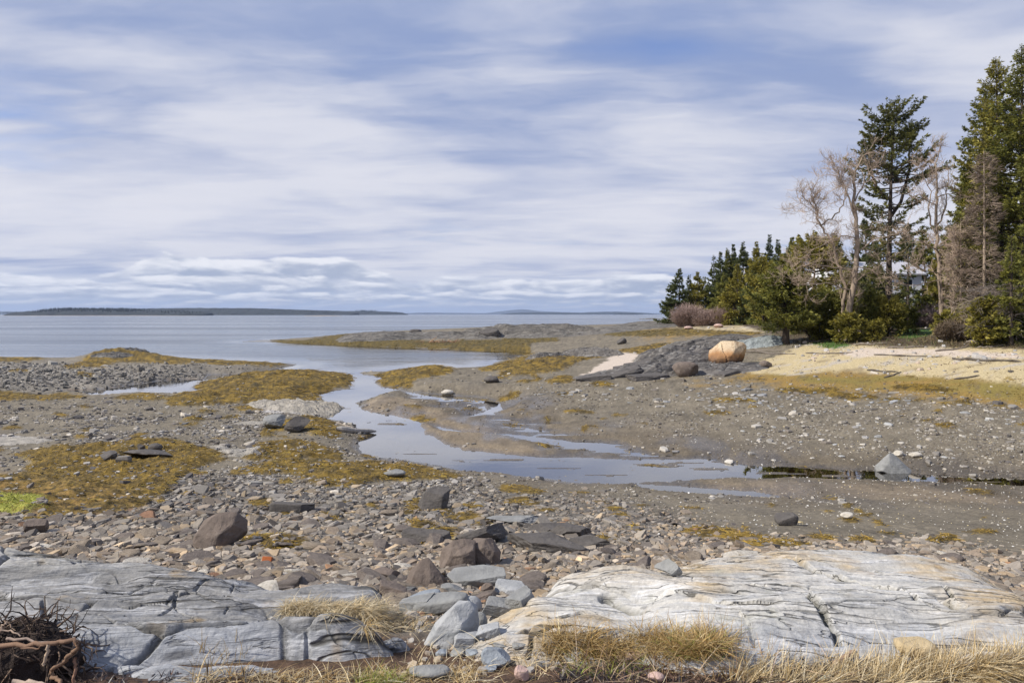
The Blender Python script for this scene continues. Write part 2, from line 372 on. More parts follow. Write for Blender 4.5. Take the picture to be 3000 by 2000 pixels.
WEED = [
 [(480,1180),(540,1150),(575,1120),(600,1105),(700,1097),(800,1087),(870,1082),(960,1087),(1040,1100),(1030,1125),(985,1130),(930,1150),(940,1175),(900,1190),(800,1190),(760,1195),(690,1180),(560,1195),(500,1190)],
 [(-600,1143),(0,1145),(60,1150),(120,1158),(180,1150),(250,1160),(250,1165),(150,1172),(0,1174),(-600,1180)],
 [(330,1162),(420,1152),(500,1164),(480,1176),(360,1172)],
 [(200,1070),(260,1055),(350,1030),(420,1028),(470,1040),(520,1052),(680,1055),(870,1066),(800,1073),(700,1068),(520,1065),(440,1064),(350,1060),(300,1075),(180,1078)],
 [(-600,1040),(0,1043),(100,1047),(180,1057),(0,1058),(-600,1058)],
 [(20,1330),(80,1320),(200,1315),(300,1300),(420,1288),(480,1290),(560,1310),(640,1325),(660,1350),(570,1375),(500,1420),(480,1450),(420,1480),(350,1500),(240,1510),(100,1505),(-200,1500),(-200,1410),(60,1390),(100,1350)],
 [(720,1320),(760,1300),(850,1290),(950,1305),(1000,1320),(1000,1350),(900,1345),(720,1350)],
 [(690,1372),(800,1355),(1000,1360),(1150,1355),(1250,1365),(1360,1395),(1330,1402),(1200,1405),(1100,1410),(1010,1430),(930,1425),(850,1390),(700,1388)],
 [(790,1265),(840,1230),(930,1215),(960,1235),(1000,1260),(980,1282),(900,1270)],
 [(760,1262),(830,1240),(830,1262),(800,1268)],
 [(680,1195),(770,1188),(780,1202),(700,1205)],
 [(1085,1095),(1130,1090),(1180,1080),(1230,1075),(1265,1070),(1300,1080),(1340,1090),(1300,1100),(1230,1110),(1200,1125),(1120,1120)],
 [(1395,1088),(1450,1065),(1550,1042),(1620,1035),(1720,1040),(1790,1040),(1740,1055),(1680,1075),(1600,1095),(1500,1105),(1440,1115),(1480,1090)],
 [(690,1000),(900,995),(1010,977),(1100,990),(1300,1000),(1500,990),(1620,985),(1660,998),(1550,1005),(1560,1035),(1380,1027),(1130,1016),(900,1006)],
 [(1790,1030),(1900,1010),(2080,992),(2100,1000),(1950,1020),(1880,1035)],
 [(1720,980),(1850,968),(2000,962),(2240,974),(2200,985),(2050,982),(1900,986)],
 [(1600,1115),(1640,1100),(1690,1105),(1670,1120),(1610,1124)], [(1715,1130),(1760,1118),(1800,1122),(1790,1132)],
 [(1460,1156),(1500,1140),(1530,1148),(1520,1157)], [(1460,1422),(1540,1425),(1605,1443),(1560,1447),(1470,1440)],
 [(1478,1464),(1530,1460),(1600,1476),(1540,1482),(1480,1476)], [(1340,1476),(1400,1474),(1435,1488),(1350,1492)],
 [(2008,1553),(2100,1558),(2250,1575),(2390,1602),(2200,1606),(2140,1580),(2050,1575)],
 [(2370,1572),(2420,1570),(2440,1582),(2380,1586)], [(2480,1576),(2540,1574),(2560,1588),(2490,1590)], [(2735,1568),(2790,1570),(2800,1582),(2750,1582)],
 [(1180,1466),(1230,1460),(1240,1478),(1200,1488)], [(1230,1490),(1290,1486),(1330,1490),(1290,1500)], [(1310,1515),(1400,1510),(1430,1532),(1330,1530)],
 [(1180,1555),(1260,1548),(1330,1556),(1310,1590),(1200,1588)], [(920,1505),(980,1500),(1000,1520),(930,1530)], [(720,1465),(790,1460),(790,1480),(730,1482)],
 [(700,1580),(830,1575),(900,1600),(800,1620),(700,1610)], [(2280,1358),(2350,1352),(2400,1362),(2300,1370)],
 [(1560,1290),(1610,1280),(1650,1295),(1600,1305)], [(490,1240),(540,1238),(600,1242),(560,1250)], [(190,1070),(300,1062),(310,1075),(200,1080)],
 ell(1900,1360,60,8), ell(1690,1205,50,6), ell(1230,1222,50,6), ell(1205,1188,30,5,s=2), ell(2140,1172,60,8,s=1), ell(2330,1145,60,9), ell(2700,1138,90,10),ell(2500,1160,80,8),
 ell(2930,1755,60,12), ell(60,1085,40,6), ell(250,1096,30,8),
]
MUD = [[(1030,1290),(1090,1180),(1230,1150),(1480,1140),(1620,1170),(1650,1230),(2000,1260),(2150,1300),(2500,1330),(3000,1350),(3600,1370),(3600,1520),(3000,1490),(2500,1470),(2250,1480),(1950,1430),(1600,1420),(1200,1370),(1050,1330)]]
BAR = [[(1050,1180),(1100,1160),(1200,1165),(1270,1200),(1400,1240),(1500,1275),(1260,1260),(1270,1290),(1100,1210)],
       [(1240,1255),(1300,1265),(1480,1280),(1560,1310),(1620,1335),(1450,1330),(1350,1318),(1280,1290)],
       [(2040,1405),(2300,1410),(2700,1425),(3000,1450),(3000,1480),(2600,1462),(2300,1445),(2100,1425)]]
STRAW = [[(2140,1085),(2290,1040),(2380,1000),(2500,1010),(2700,1012),(3000,1020),(3600,1025),(3600,1130),(3000,1120),(2700,1098),(2450,1085),(2300,1095)],
         [(1930,965),(2000,950),(2230,952),(2280,968),(2200,975),(2050,968)]]
OCHRE = [[(1990,1122),(2060,1150),(2110,1100),(2190,1075),(2450,1080),(2700,1092),(3000,1110),(3600,1120),(3600,1210),(3000,1190),(2800,1170),(2600,1150),(2300,1140),(2200,1110)],
         [(1740,975),(1900,964),(2230,966),(2260,985),(1950,990)]]
PALE = [[(1685,1112),(1735,1080),(1790,1050),(1800,1035),(1880,1034),(1860,1055),(1830,1070),(1780,1085),(1720,1108)], [(2560,1018),(2800,1024),(3000,1040),(3000,1050),(2700,1040),(2500,1045),(2440,1035)]]
ORANGE = [[(-300,1410),(60,1400),(200,1420),(340,1430),(440,1460),(400,1490),(240,1512),(60,1500),(-300,1510)]]
GREEN = [[(-300,1462),(0,1456),(60,1460),(130,1470),(135,1490),(80,1505),(-300,1508)]]
WHITE = [[(700,1190),(800,1180),(930,1172),(975,1190),(930,1212),(850,1210),(760,1205)], [(-300,1275),(0,1272),(100,1280),(150,1288),(100,1300),(-300,1305)]]
COBBLE = [[(-600,1500),(300,1505),(480,1450),(560,1400),(700,1400),(1000,1440),(1300,1440),(1700,1460),(2000,1510),(2100,1560),(2400,1600),(2700,1590),(3000,1640),(3600,1700),(3600,1900),(-600,1900)]]
SOIL = [[(2250,1000),(2290,978),(2480,975),(2700,985),(3000,990),(3600,985),(3600,1018),(3000,1020),(2600,1012),(2400,1002)],
        [(2250,975),(3600,960),(3600,930),(2100,930)]]
LAWN = [[(2610,985),(2650,965),(2730,962),(2740,978),(2660,992)], [(2330,1000),(2450,998),(2520,1012),(2440,1020)]]
GRAVEL = [[(-600,1065),(180,1062),(320,1075),(540,1066),(760,1075),(720,1090),(580,1108),(400,1125),(250,1140),(0,1140),(-600,1140)]]
NEAR = [[(-600,1860),(1000,1840),(1300,1880),(1400,1850),(3600,1850),(3600,2100),(-600,2100)]]
_r = np.random.default_rng(5)
WEED += [ell(_r.uniform(-200,1300), _r.uniform(1190,1540), _r.uniform(10,42), _r.uniform(2.5,8), s=_r.uniform(0,6)) for _ in range(110)]
WEED += [ell(_r.uniform(1350,3100), _r.uniform(1100,1250), _r.uniform(12,50), _r.uniform(2,5), s=_r.uniform(0,6)) for _ in range(45)]
WEED += [ell(_r.uniform(1000,2900), _r.uniform(1440,1590), _r.uniform(10,40), _r.uniform(2.5,6), s=_r.uniform(0,6)) for _ in range(40)]
RM = {k: raster(v, s) for k, v, s in (('weed',WEED,1),('mud',MUD,8),('bar',BAR,2),('straw',STRAW,5),('ochre',OCHRE,7),('pale',PALE,2),('orange',ORANGE,6),
      ('green',GREEN,3),('white',WHITE,1),('cobble',COBBLE,8),('soil',SOIL,3),('lawn',LAWN,2),('gravel',GRAVEL,4),('near',NEAR,5))}
RM['weedw'] = blur(RM['weed'], 2, 9)
# water outlines on the z = 0 plane
SEA = [(-900,1046),(0,1049),(185,1057),(232,1055),(300,1048),(450,1048),(530,1052),(620,1056),(760,1060),(872,1066),(850,1073),(790,1084),(706,1097),(712,1101),(770,1098),(850,1090),
       (950,1090),(1030,1098),(1045,1110),(1030,1126),(1013,1131),(1064,1126),(1094,1122),(1120,1108),(1090,1099),(1064,1092),(1130,1089),(1200,1078),(1265,1070),(1331,1086),(1395,1086),
       (1450,1063),(1500,1050),(1553,1035),(1540,1031),(1382,1026),(1255,1022),(1127,1016),(1000,1011),(884,1005),(689,1001),(765,995),(893,991),(957,987),(1010,981),(1100,976),(1500,967),(1800,964),(1880,952),(1945,943),(2000,938),
       (2080,932),(2200,929),(3900,928),(3900,924),(-2500,924)]
STREAM = [(1094,1124),(1179,1143),(1120,1152),(1094,1160),(1051,1182),(1047,1199),(1106,1207),(1170,1218),(1238,1233),(1230,1250),(1238,1267),(1272,1288),(1349,1318),(1468,1328),(1595,1337),
          (1765,1341),(1872,1345),(2000,1347),(2102,1354),(2272,1364),(2383,1369),(2570,1375),(2697,1388),(2850,1394),(3000,1398),(3700,1412),(3700,1450),(3000,1428),(2740,1411),(2595,1406),
          (2340,1402),(2170,1400),(2042,1403),(1961,1407),(1808,1418),(1680,1415),(1587,1400),(1489,1390),(1340,1375),(1238,1358),(1170,1345),(1085,1335),(1043,1313),(1038,1292),(1075,1275),(1102,1270),
          (1051,1258),(1043,1245),(1000,1235),(935,1216),(978,1190),(935,1169),(931,1148),(1000,1141),(1030,1126)]
CHAN = [(70,1152),(90,1148),(200,1143),(300,1141),(400,1126),(480,1115),(595,1108),(612,1098),(706,1074+22),(720,1099),(640,1110),(600,1118),(575,1128),(590,1148),(530,1157),(480,1154),(400,1153),(310,1161),(240,1151),(180,1149)]
POOLS = [
 [(1860,1416),(2000,1424),(2200,1437),(2290,1452),(2270,1460),(2100,1452),(1950,1440),(1880,1428)],
 [(1180,1146),(1300,1156),(1420,1164),(1465,1182),(1472,1200),(1430,1215),(1380,1223),(1368,1217),(1420,1206),(1442,1196),(1424,1182),(1350,1172),(1200,1158)],
 [(1380,1176),(1405,1180),(1402,1184),(1376,1181)], [(1400,1190),(1420,1188),(1424,1202),(1410,1203)], [(1195,1212),(1240,1210),(1260,1216),(1220,1219)],
 [(1262,1243),(1330,1260),(1500,1270),(1650,1288),(1750,1303),(1850,1316),(1760,1322),(1600,1302),(1480,1276),(1300,1262)],
 ell(1560,1262,60,5), ell(1730,1300,90,7), ell(1800,1325,70,4), ell(1480,1230,60,4), ell(1660,1314,50,4,s=2), ell(1310,1176,80,5), ell(1335,1196,60,4,s=1), ell(1560,1242,70,4,s=2), ell(1640,1274,80,4), ell(1890,1334,80,4), ell(1240,1166,60,4), ell(1420,1214,45,3), ell(1500,1252,50,3), ell(2060,1346,60,4),
]
BARS_ = [ell(1920,1362,75,5), ell(2080,1374,60,5,s=1), ell(1480,1347,60,3,s=2), ell(2280,1386,80,4), ell(1150,1242,45,4), ell(1235,1330,50,4,s=1), ell(1640,1372,70,3), ell(2470,1394,60,4), ell(2880,1412,90,4), ell(1345,1350,40,2), ell(1780,1392,60,3,s=2), ell(1000,1195,30,3), ell(2010,1356,50,3)]
def zpl(poly): return np.array([wpt(a, b)[:2] for a, b in poly])
def ground(X, Y):
    """final ground height (without ledges), plus masks"""
    zb = zbase(X, Y); px, py = proj(X, Y, zb)
    wob = sstep(15, 35, Y)
    jx = lerp(fbm(X*1.5, Y*1.5, 4, 5), fbm(X*.5, Y*.5, 4, 7), wob)*26; jy = lerp(fbm(X*1.5+40, Y*1.5, 4, 6), fbm(X*.5+40, Y*.5, 4, 8), wob)*7
    M = {k: look(v, px+jx, py+jy) for k, v in RM.items()}
    z = zb.copy()
    z += .03*fbm(X*.9, Y*.9, 4, 11)*np.clip(Y/12, .3, 1)
    z += .012*fbm(X*5, Y*5, 3, 12)
    wm = sstep(.25, .75, M['weed'])
    lump = fbm(X*1.3, Y*1.0, 4, 21)
    z += wm*(.03+sstep(.25,.85,M['weedw'])*(.02+np.clip(Y/60, .1, 1)*.10)+sstep(.2,.85,M['weedw'])*.20*np.clip(lump, -.3, 1)+(.03+.06*sstep(.2,.85,M['weedw']))*np.abs(fbm(X*3.5, Y*3.5, 3, 22)))
    # named mounds: photo column, row, ground height, half widths, height
    for (a, b, zz, rx, ry, hh) in ((365,1052,.5,3.4,3.0,.75),(300,1056,.5,2.2,2.5,.3),(470,1056,.5,4.0,2.4,.25),(60,1052,.5,5.0,2.0,.15),(1262,1093,.3,2.0,2.5,.50),(1185,1098,.2,1.8,2.2,.25),(780,1140,.2,5.0,4.0,.22),(880,1098,.2,3.2,3.2,.20),(560,1170,.2,2.5,1.4,.12),
                               (1650,1070,.6,4.0,4.0,.25),(1560,1080,.4,4.0,4.0,.2),(440,1312,.5,1.6,.9,.14),(880,1262,.2,1.2,1.2,.12)):
        w = wpt(a, b, zz); z += hh*np.exp(-((X-w[0])/rx)**2-((Y-w[1])/ry)**2)*(1+.25*fbm(X*1.5, Y*1.5, 3, 31))
    z += M['cobble']*.02*fbm(X*7, Y*7, 3, 33)
    # water
    z = np.where(zb > -.3, np.maximum(z, .014), z)
    nz = fbm(X*.55, Y*.3, 4, 41)*np.clip(Y/28, .25, 1.6)*.5+fbm(X*2.3, Y*2.3, 4, 42, .6)*.17
    for poly, slope, deep, f in ((SEA,.09,2.5,.10),(STREAM,.10,.14,.10),(CHAN,.15,.2,.10))+tuple((p,.03,.008,.04) for p in POOLS):
        P = zpl(poly); bb = 6.0
        s = (X > P[:,0].min()-bb) & (X < P[:,0].max()+bb) & (Y > P[:,1].min()-bb) & (Y < P[:,1].max()+bb)
        if not s.any(): continue
        x = X[s]; y = Y[s]; d = polydist(P, x, y); ins = inside(P, x, y)
        small = deep < .1
        sd = np.where(ins, d, -d)+nz[s]*(.35 if small else 1)
        zz = z[s]
        wet = -np.minimum(deep, .006+slope*np.maximum(sd, 0))
        out = np.minimum(zz, .012+(.25 if small else .20)*np.maximum(-sd, 0)+f*sstep(.0, 3., -sd))
        z[s] = np.where(sd > 0, np.minimum(wet, zz), out)
    for p in BARS_:
        P = zpl(p); s = (X > P[:,0].min()-1) & (X < P[:,0].max()+1) & (Y > P[:,1].min()-1) & (Y < P[:,1].max()+1)
        if s.any():
            x = X[s]; y = Y[s]; d = polydist(P, x, y); sd = np.where(inside(P, x, y), d, -d)+nz[s]*.5; z[s] = np.where(sd > 0, np.maximum(z[s], .008+.06*np.minimum(sd, .5)), z[s])
    return z, M, px, py

# fan-shaped grid (finer near the eye)
V0, V1, TP = 1/300., 1/2.0, 1.5
NC, NR = 1500, 820
U0, U1 = -1.5, 1.6
def fan(t, u):
    v = V0+(V1-V0)*t**TP; Y = 1/v; return u*Y, Y
tt = np.linspace(0, 1, NR); uu = np.linspace(U0, U1, NC)
TG, UG = np.meshgrid(tt, uu, indexing='ij')
GX, GY = fan(TG, UG)
GZ, GM, GPX, GPY = ground(GX, GY)
def Zt(X, Y):
    X = np.asarray(X, float); Y = np.asarray(Y, float)
    t = np.clip((1/Y-V0)/(V1-V0), 0, 1)**(1/TP); u = X/Y
    return bil(GZ, t*(NR-1), (u-U0)/(U1-U0)*(NC-1))
def Mt(k, X, Y):
    t = np.clip((1/Y-V0)/(V1-V0), 0, 1)**(1/TP); u = X/Y
    return bil(GM[k], t*(NR-1), (u-U0)/(U1-U0)*(NC-1))
def at(px, py):
    """first ground point met along the line of sight through a photo pixel"""
    Y = np.exp(np.linspace(math.log(2.2), math.log(290), 2400)); X = (px-1500)/F*Y
    hit = np.nonzero(Zt(X, Y) >= H-(py-HZ)/F*Y)[0]
    i = hit[0] if len(hit) else 2399
    return np.array([X[i], Y[i], float(Zt(X[i:i+1], Y[i:i+1])[0])])
# colours
def terrain_col():
    X, Y, M = GX, GY, GM
    k = sstep(12, 30, Y)
    n1 = fbm(X*.45, Y*.45, 5, 51); n2 = lerp(fbm(X*4, Y*4, 4, 52), fbm(X*1.4, Y*1.2, 4, 54), k); n3 = lerp(fbm(X*14, Y*14, 3, 53), fbm(X*5, Y*4, 3, 55), k)
    c = np.zeros(X.shape+(3,))+(.165,.140,.100)
    c = mixc(c, (.20,.18,.15), M['gravel'])
    c = mixc(c, (.138,.111,.076), M['mud']*.9)
    c = mixc(c, (.19,.150,.102), sstep(.3,.7,M['bar']))
    c = mixc(c, (.12,.105,.085), M['cobble'])
    c = c*(1+.45*n1+.38*n2+.45*n3)[..., None]
    c = mixc(c, np.array((.27,.17,.045)), sstep(.2,.75,M['ochre']+(.5*n2+.35*n1)*(M['ochre']>.01)))
    c = mixc(c, (.20,.155,.04), sstep(.30,.7,M['ochre']*(.62+.6*n1)))
    c = mixc(c, np.array((.13,.095,.05)), M['ochre']*sstep(.1,.45,n2*.8+n3*.6)*.7)
    dry = sstep(.30,.6,M['straw']+.30*n2*(M['straw']>.02)+.25*n1*(M['straw']>.02))
    st = fbm(X*.35+9, Y*1.3, 4, 56)
    c = mixc(c, np.array((.46,.375,.215)), dry)
    c = mixc(c, np.array((.40,.36,.31)), dry*sstep(.1,.45,st+.3*n3))
    c = mixc(c, np.array((.20,.15,.09)), dry*sstep(.18,.5,-st+.35*n2)*.7)
    c = mixc(c, (.52,.44,.36), sstep(.3,.6,M['pale']))
    c = mixc(c, np.array((.30,.17,.05)), M['orange']*.9)
    c = mixc(c, np.array((.42,.40,.38)), sstep(.35,.6,M['white']+.2*n3*(M['white']>.05)))
    w = sstep(.38,.6,M['weed']+.10*n3*(M['weed']>.05))
    w *= 1-.55*M['orange']*sstep(-.1,.3,n2)
    wc = lerp(np.array((.060,.041,.009)), np.array((.235,.151,.022)), sstep(-.35,.45,n2+.6*n3)[..., None])
    wc = mixc(wc, np.array((.055,.045,.014)), sstep(.15,.5,-n1)*.5)
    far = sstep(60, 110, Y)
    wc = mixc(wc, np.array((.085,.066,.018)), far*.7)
    c = c*(1-w[..., None])+wc*w[..., None]
    c = mixc(c, np.array((.27,.275,.05)), sstep(.3,.65,M['green']+.3*n3*(M['green']>.02)))
    so_ = sstep(.3,.6,M['soil']+.25*n2*(M['soil']>.02))
    c = mixc(c, np.array((.075,.055,.035)), so_); c = mixc(c, np.array((.16,.12,.06)), so_*sstep(0.1,.5,n2)*.7)
    c = mixc(c, np.array((.07,.13,.025)), sstep(.35,.6,M['lawn']+.2*n2*(M['lawn']>.05)))
    c = mixc(c, np.array((.085,.05,.03))*(1+.5*n3[...,None]), M['near'])
    hs = fbm(X*.35, Y*.16+3, 4, 58)
    wet = np.clip(M['mud']*1.0*sstep(-.12,.22,hs+.25*n1)+.9*sstep(.09,.0,GZ)*(1-w), 0, 1)*(1-w*.6)
    c = c*(1-.30*wet*(GZ > .02))[..., None]
    c = mixc(c, np.array((.17,.105,.048)), sstep(-.015,-.05,GZ)*sstep(60,45,Y)*.85)
    c *= (1-.12*sstep(.06,.0,GZ)*(1-w))[..., None]
    return c, wet, w
GC, GW, GWEED = terrain_col()
def gridfaces(nr, nc):
    i = np.arange(nr-1)[:, None]*nc+np.arange(nc-1)[None]
    return np.stack([i, i+nc, i+nc+1, i+1], -1).reshape(-1, 4)
m_ground = surf_mat('beach_ground', None, .9, .50, 16., ((9., .5, .06), (45., .7, .016)), wet='Wet')
terrain = build('beach', np.stack([GX, GY, GZ], -1).reshape(-1, 3), gridfaces(NR, NC)[:, ::-1], m_ground, GC.reshape(-1, 3), True, attrs={'Wet': GW.ravel()})
tag(terrain, kind='structure')

# ------------------------------------------------------------------ sea and stream: one water sheet at z = 0, depth stored per vertex
def water():
    yr = np.concatenate([np.exp(np.linspace(math.log(7), math.log(300), 420)), np.exp(np.linspace(math.log(320), math.log(19000), 60))])
    ur = np.linspace(-1.5, 1.6, 720)
    Yg, Ug = np.meshgrid(yr, ur, indexing='ij'); Xg = Ug*Yg
    dep = np.where(Yg < 298, -Zt(Xg, np.minimum(Yg, 299)), 6)
    m, t = new_mat('sea_water')
    geo = t.n('ShaderNodeNewGeometry').outputs['Position']
    dp = t.n('ShaderNodeAttribute', attribute_name='Depth').outputs['Fac']
    calm = t.ramp(dp, .05, .6, .0, 1.0)
    sp = t.n('ShaderNodeSeparateXYZ'); t.set(sp.inputs[0], geo)
    far = t.ramp(sp.outputs[1], 30, 400, 1, .0, False)
    b1 = t.n('ShaderNodeBump'); b1.inputs['Distance'].default_value = .25
    t.set(b1.inputs['Strength'], t.math('MULTIPLY', calm, .32)); t.set(b1.inputs['Height'], t.noise(t.mapping(geo, (.45, 1.0, 1), (0,0,R(8))), .8, 5, .6, .4))
    b2 = t.n('ShaderNodeBump'); b2.inputs['Distance'].default_value = 1.6
    t.set(b2.inputs['Strength'], t.math('MULTIPLY', calm, .22)); t.set(b2.inputs['Height'], t.noise(t.mapping(geo, (.02, .075, 1), (0,0,R(-4))), 1.0, 4, .6)); t.set(b2.inputs['Normal'], b1.outputs[0])
    b3 = t.n('ShaderNodeBump'); b3.inputs['Distance'].default_value = .01; b3.inputs['Strength'].default_value = .08
    t.set(b3.inputs['Height'], t.noise(geo, 3.0, 3, .5)); t.set(b3.inputs['Normal'], b2.outputs[0])
    p = t.n('ShaderNodeBsdfPrincipled'); p.inputs['Base Color'].default_value = (.028, .048, .075, 1)
    p.inputs['IOR'].default_value = 1.333; t.set(p.inputs['Normal'], b3.outputs[0])
    streak = t.noise(t.mapping(geo, (.004, .03, 1)), 1.0, 4, .6)
    t.set(p.inputs['Roughness'], t.math('MULTIPLY', calm, t.ramp(streak, .35, .65, .10, .24)))
    gl = t.n('ShaderNodeBsdfGlossy'); gl.inputs['Roughness'].default_value = .01; t.set(gl.inputs['Normal'], b3.outputs[0])
    tr = t.n('ShaderNodeBsdfTransparent'); tr.inputs[0].default_value = (.95, .85, .66, 1)
    fr = t.n('ShaderNodeFresnel'); fr.inputs[0].default_value = 1.5; t.set(fr.inputs['Normal'], b3.outputs[0])
    thin = t.n('ShaderNodeMixShader'); t.set(thin.inputs[0], t.math('MINIMUM', t.math('MULTIPLY', fr.outputs[0], 2.05), .94)); t.set(thin.inputs[1], tr.outputs[0]); t.set(thin.inputs[2], gl.outputs[0])
    mx = t.n('ShaderNodeMixShader'); t.set(mx.inputs[0], t.ramp(dp, .10, .9, 0, 1)); t.set(mx.inputs[1], thin.outputs[0]); t.set(mx.inputs[2], p.outputs[0])
    o = t.n('ShaderNodeOutputMaterial'); t.set(o.inputs[0], mx.outputs[0])
    w = build('sea', np.stack([Xg, Yg, Yg*0], -1).reshape(-1, 3), gridfaces(len(yr), len(ur))[:, ::-1], m, None, True, attrs={'Depth': dep.ravel()})
    tag(w, kind='structure')
    sb = MB(); sb.add([(-30000, 290, -6), (30000, 290, -6), (30000, 19500, -6), (-30000, 19500, -6)], [(0,1,2,3)])
    tag(sb.obj('sea_bed', surf_mat('sea_bed', (.03,.03,.03), bumps=())), kind='structure')
water()
# haze over the bay
def haze():
    m, t = new_mat('haze_air')
    v = t.n('ShaderNodeVolumePrincipled'); v.inputs['Color'].default_value = (.58, .72, 1, 1); v.inputs['Density'].default_value = 5.5e-5; v.inputs['Anisotropy'].default_value = .1
    o = t.n('ShaderNodeOutputMaterial'); t.set(o.inputs['Volume'], v.outputs[0])
    b = MB(); b.box(-31000, 31000, -60, 20000, -8, 260)
    h = b.obj('haze', m); tag(h, kind='stuff')
haze()
# ------------------------------------------------------------------ bedrock in the foreground: two ledges
def strata(X, Y, ang, s, steep=1.0):
    """foliated bedrock relief: asymmetrical steps along the foliation, small ribs, joints"""
    ca, sa = math.cos(ang), math.sin(ang)
    a = X*ca+Y*sa; b = -X*sa+Y*ca
    b = b+.16*fbm(a*.55, b*.7, 4, s)+.05*fbm(a*1.7, b*1.7, 3, s+1)
    q = b*3.1+.8*fbm(a*.8, b*.5, 3, s+2); f = q-np.floor(q)
    step = np.where(f < .80, f/.80, (1-f)/.20)
    amp = np.clip(.35+fbm(a*.7+np.floor(q)*3.7, np.floor(q)*1.3, 2, s+3)*1.3, 0, 1)
    q2 = b*11+.6*fbm(a*1.5, b, 3, s+4); f2 = q2-np.floor(q2); st2 = np.where(f2 < .66, f2/.66, (1-f2)/.34)
    amp2 = np.clip(.3+1.4*fbm(a*1.6+np.floor(q2)*2.3, np.floor(q2)*.9, 2, s+5), 0, 1)
    z = .062*step*amp*steep-.03+.022*st2*amp2*steep
    z += .030*fbm(a*1.2, b*5, 4, s+6)+.013*fbm(a*5, b*26, 4, s+7, .6)+.004*fbm(X*22, Y*22, 3, s+8)
    blk, bid = voro(a*2.2+.5*fbm(a*2, b*2, 3, s+20), b*5.5+.5*fbm(a*3, b*3, 3, s+21), s+3)
    chip = sstep(.05, .35, fbm(a*.9, b*1.3, 3, s+22)); z += chip*((bid-.5)*.018-.014*sstep(.06, .0, blk))
    seam = 0*X
    e, cid = voro(a*.75+.25*fbm(a, b, 3, s+9), b*2.0+.2*fbm(a*2, b*2, 3, s+10), s)
    jm = sstep(.045, .0, e)*np.clip(.2+1.6*fbm(a*.6, b*.6, 2, s+11)+.35, 0, 1)
    z += (cid-.5)*.034-.038*jm
    jm = np.maximum(jm, chip*sstep(.05, .0, blk)*.8)
    return z, dict(a=a, b=b, seam=seam, step=f*amp, f2=f2*amp2, joint=jm, cid=cid)
def ledge(name, label, cols, u_px, Yr, ang, s, colfun, gouges=(), nr=950, nc=760, steep=1.0, mat=None):
    """cols: photo column -> knots (distance, height)"""
    cp = np.array(sorted(cols), float); ly = np.linspace(Yr[0], Yr[1], 500)
    T = np.stack([np.interp(ly, [k[0] for k in cols[c]], [k[1] for k in cols[c]]) for c in sorted(cols)])
    pg = np.linspace(u_px[0], u_px[1], 160); T2 = np.stack([np.interp(pg, cp, T[:, j]) for j in range(500)], 1)
    T2 = blur(T2, 2, 2)
    v = np.linspace(1/Yr[1], 1/Yr[0], nr); px = np.linspace(u_px[0], u_px[1], nc)
    Vv, PX = np.meshgrid(v, px, indexing='ij'); Y = 1/Vv; X = (PX-1500)/F*Y
    z = bil(T2, (PX-pg[0])/(pg[1]-pg[0]), (Y-ly[0])/(ly[1]-ly[0]))
    dz, D = strata(X, Y, ang, s, steep)
    z = z+dz
    D['gouge'] = np.zeros(X.shape)
    for line, wdt, dep in gouges:
        P = np.array([[ (p-1500)/F*yy, yy] for p, yy in line]); d = np.full(X.shape, 9.)
        for i in range(len(P)-1):
            ax, ay = P[i]; bx, by = P[i+1]; vx, vy = bx-ax, by-ay
            t = np.clip(((X-ax)*vx+(Y-ay)*vy)/(vx*vx+vy*vy), 0, 1); d = np.minimum(d, np.hypot(ax+t*vx-X, ay+t*vy-Y))
        d = d+.02*fbm(X*8, Y*8, 3, 77); g = sstep(wdt, wdt*.15, d); z = z-dep*g; D['gouge'] = np.maximum(D['gouge'], g)
    edge = np.minimum(sstep(0, .04, (PX-u_px[0])/(u_px[1]-u_px[0])), 1)
    c = colfun(X, Y, PX, z, D)
    D.update(X=X, Y=Y, Z=z, PX=PX)
    o = build(name, np.stack([X, Y, z], -1).reshape(-1, 3), gridfaces(nr, nc), mat, c.reshape(-1, 3), True)
    tag(o, label, 'rock ledge')
    return D
def dk(px, py, z): return ((H-z)*F/(py-HZ), z)
LZ = {}
def K(px, *k): return sorted(dk(px, a, b) if a > 50 else (a, b) for a, b in k)
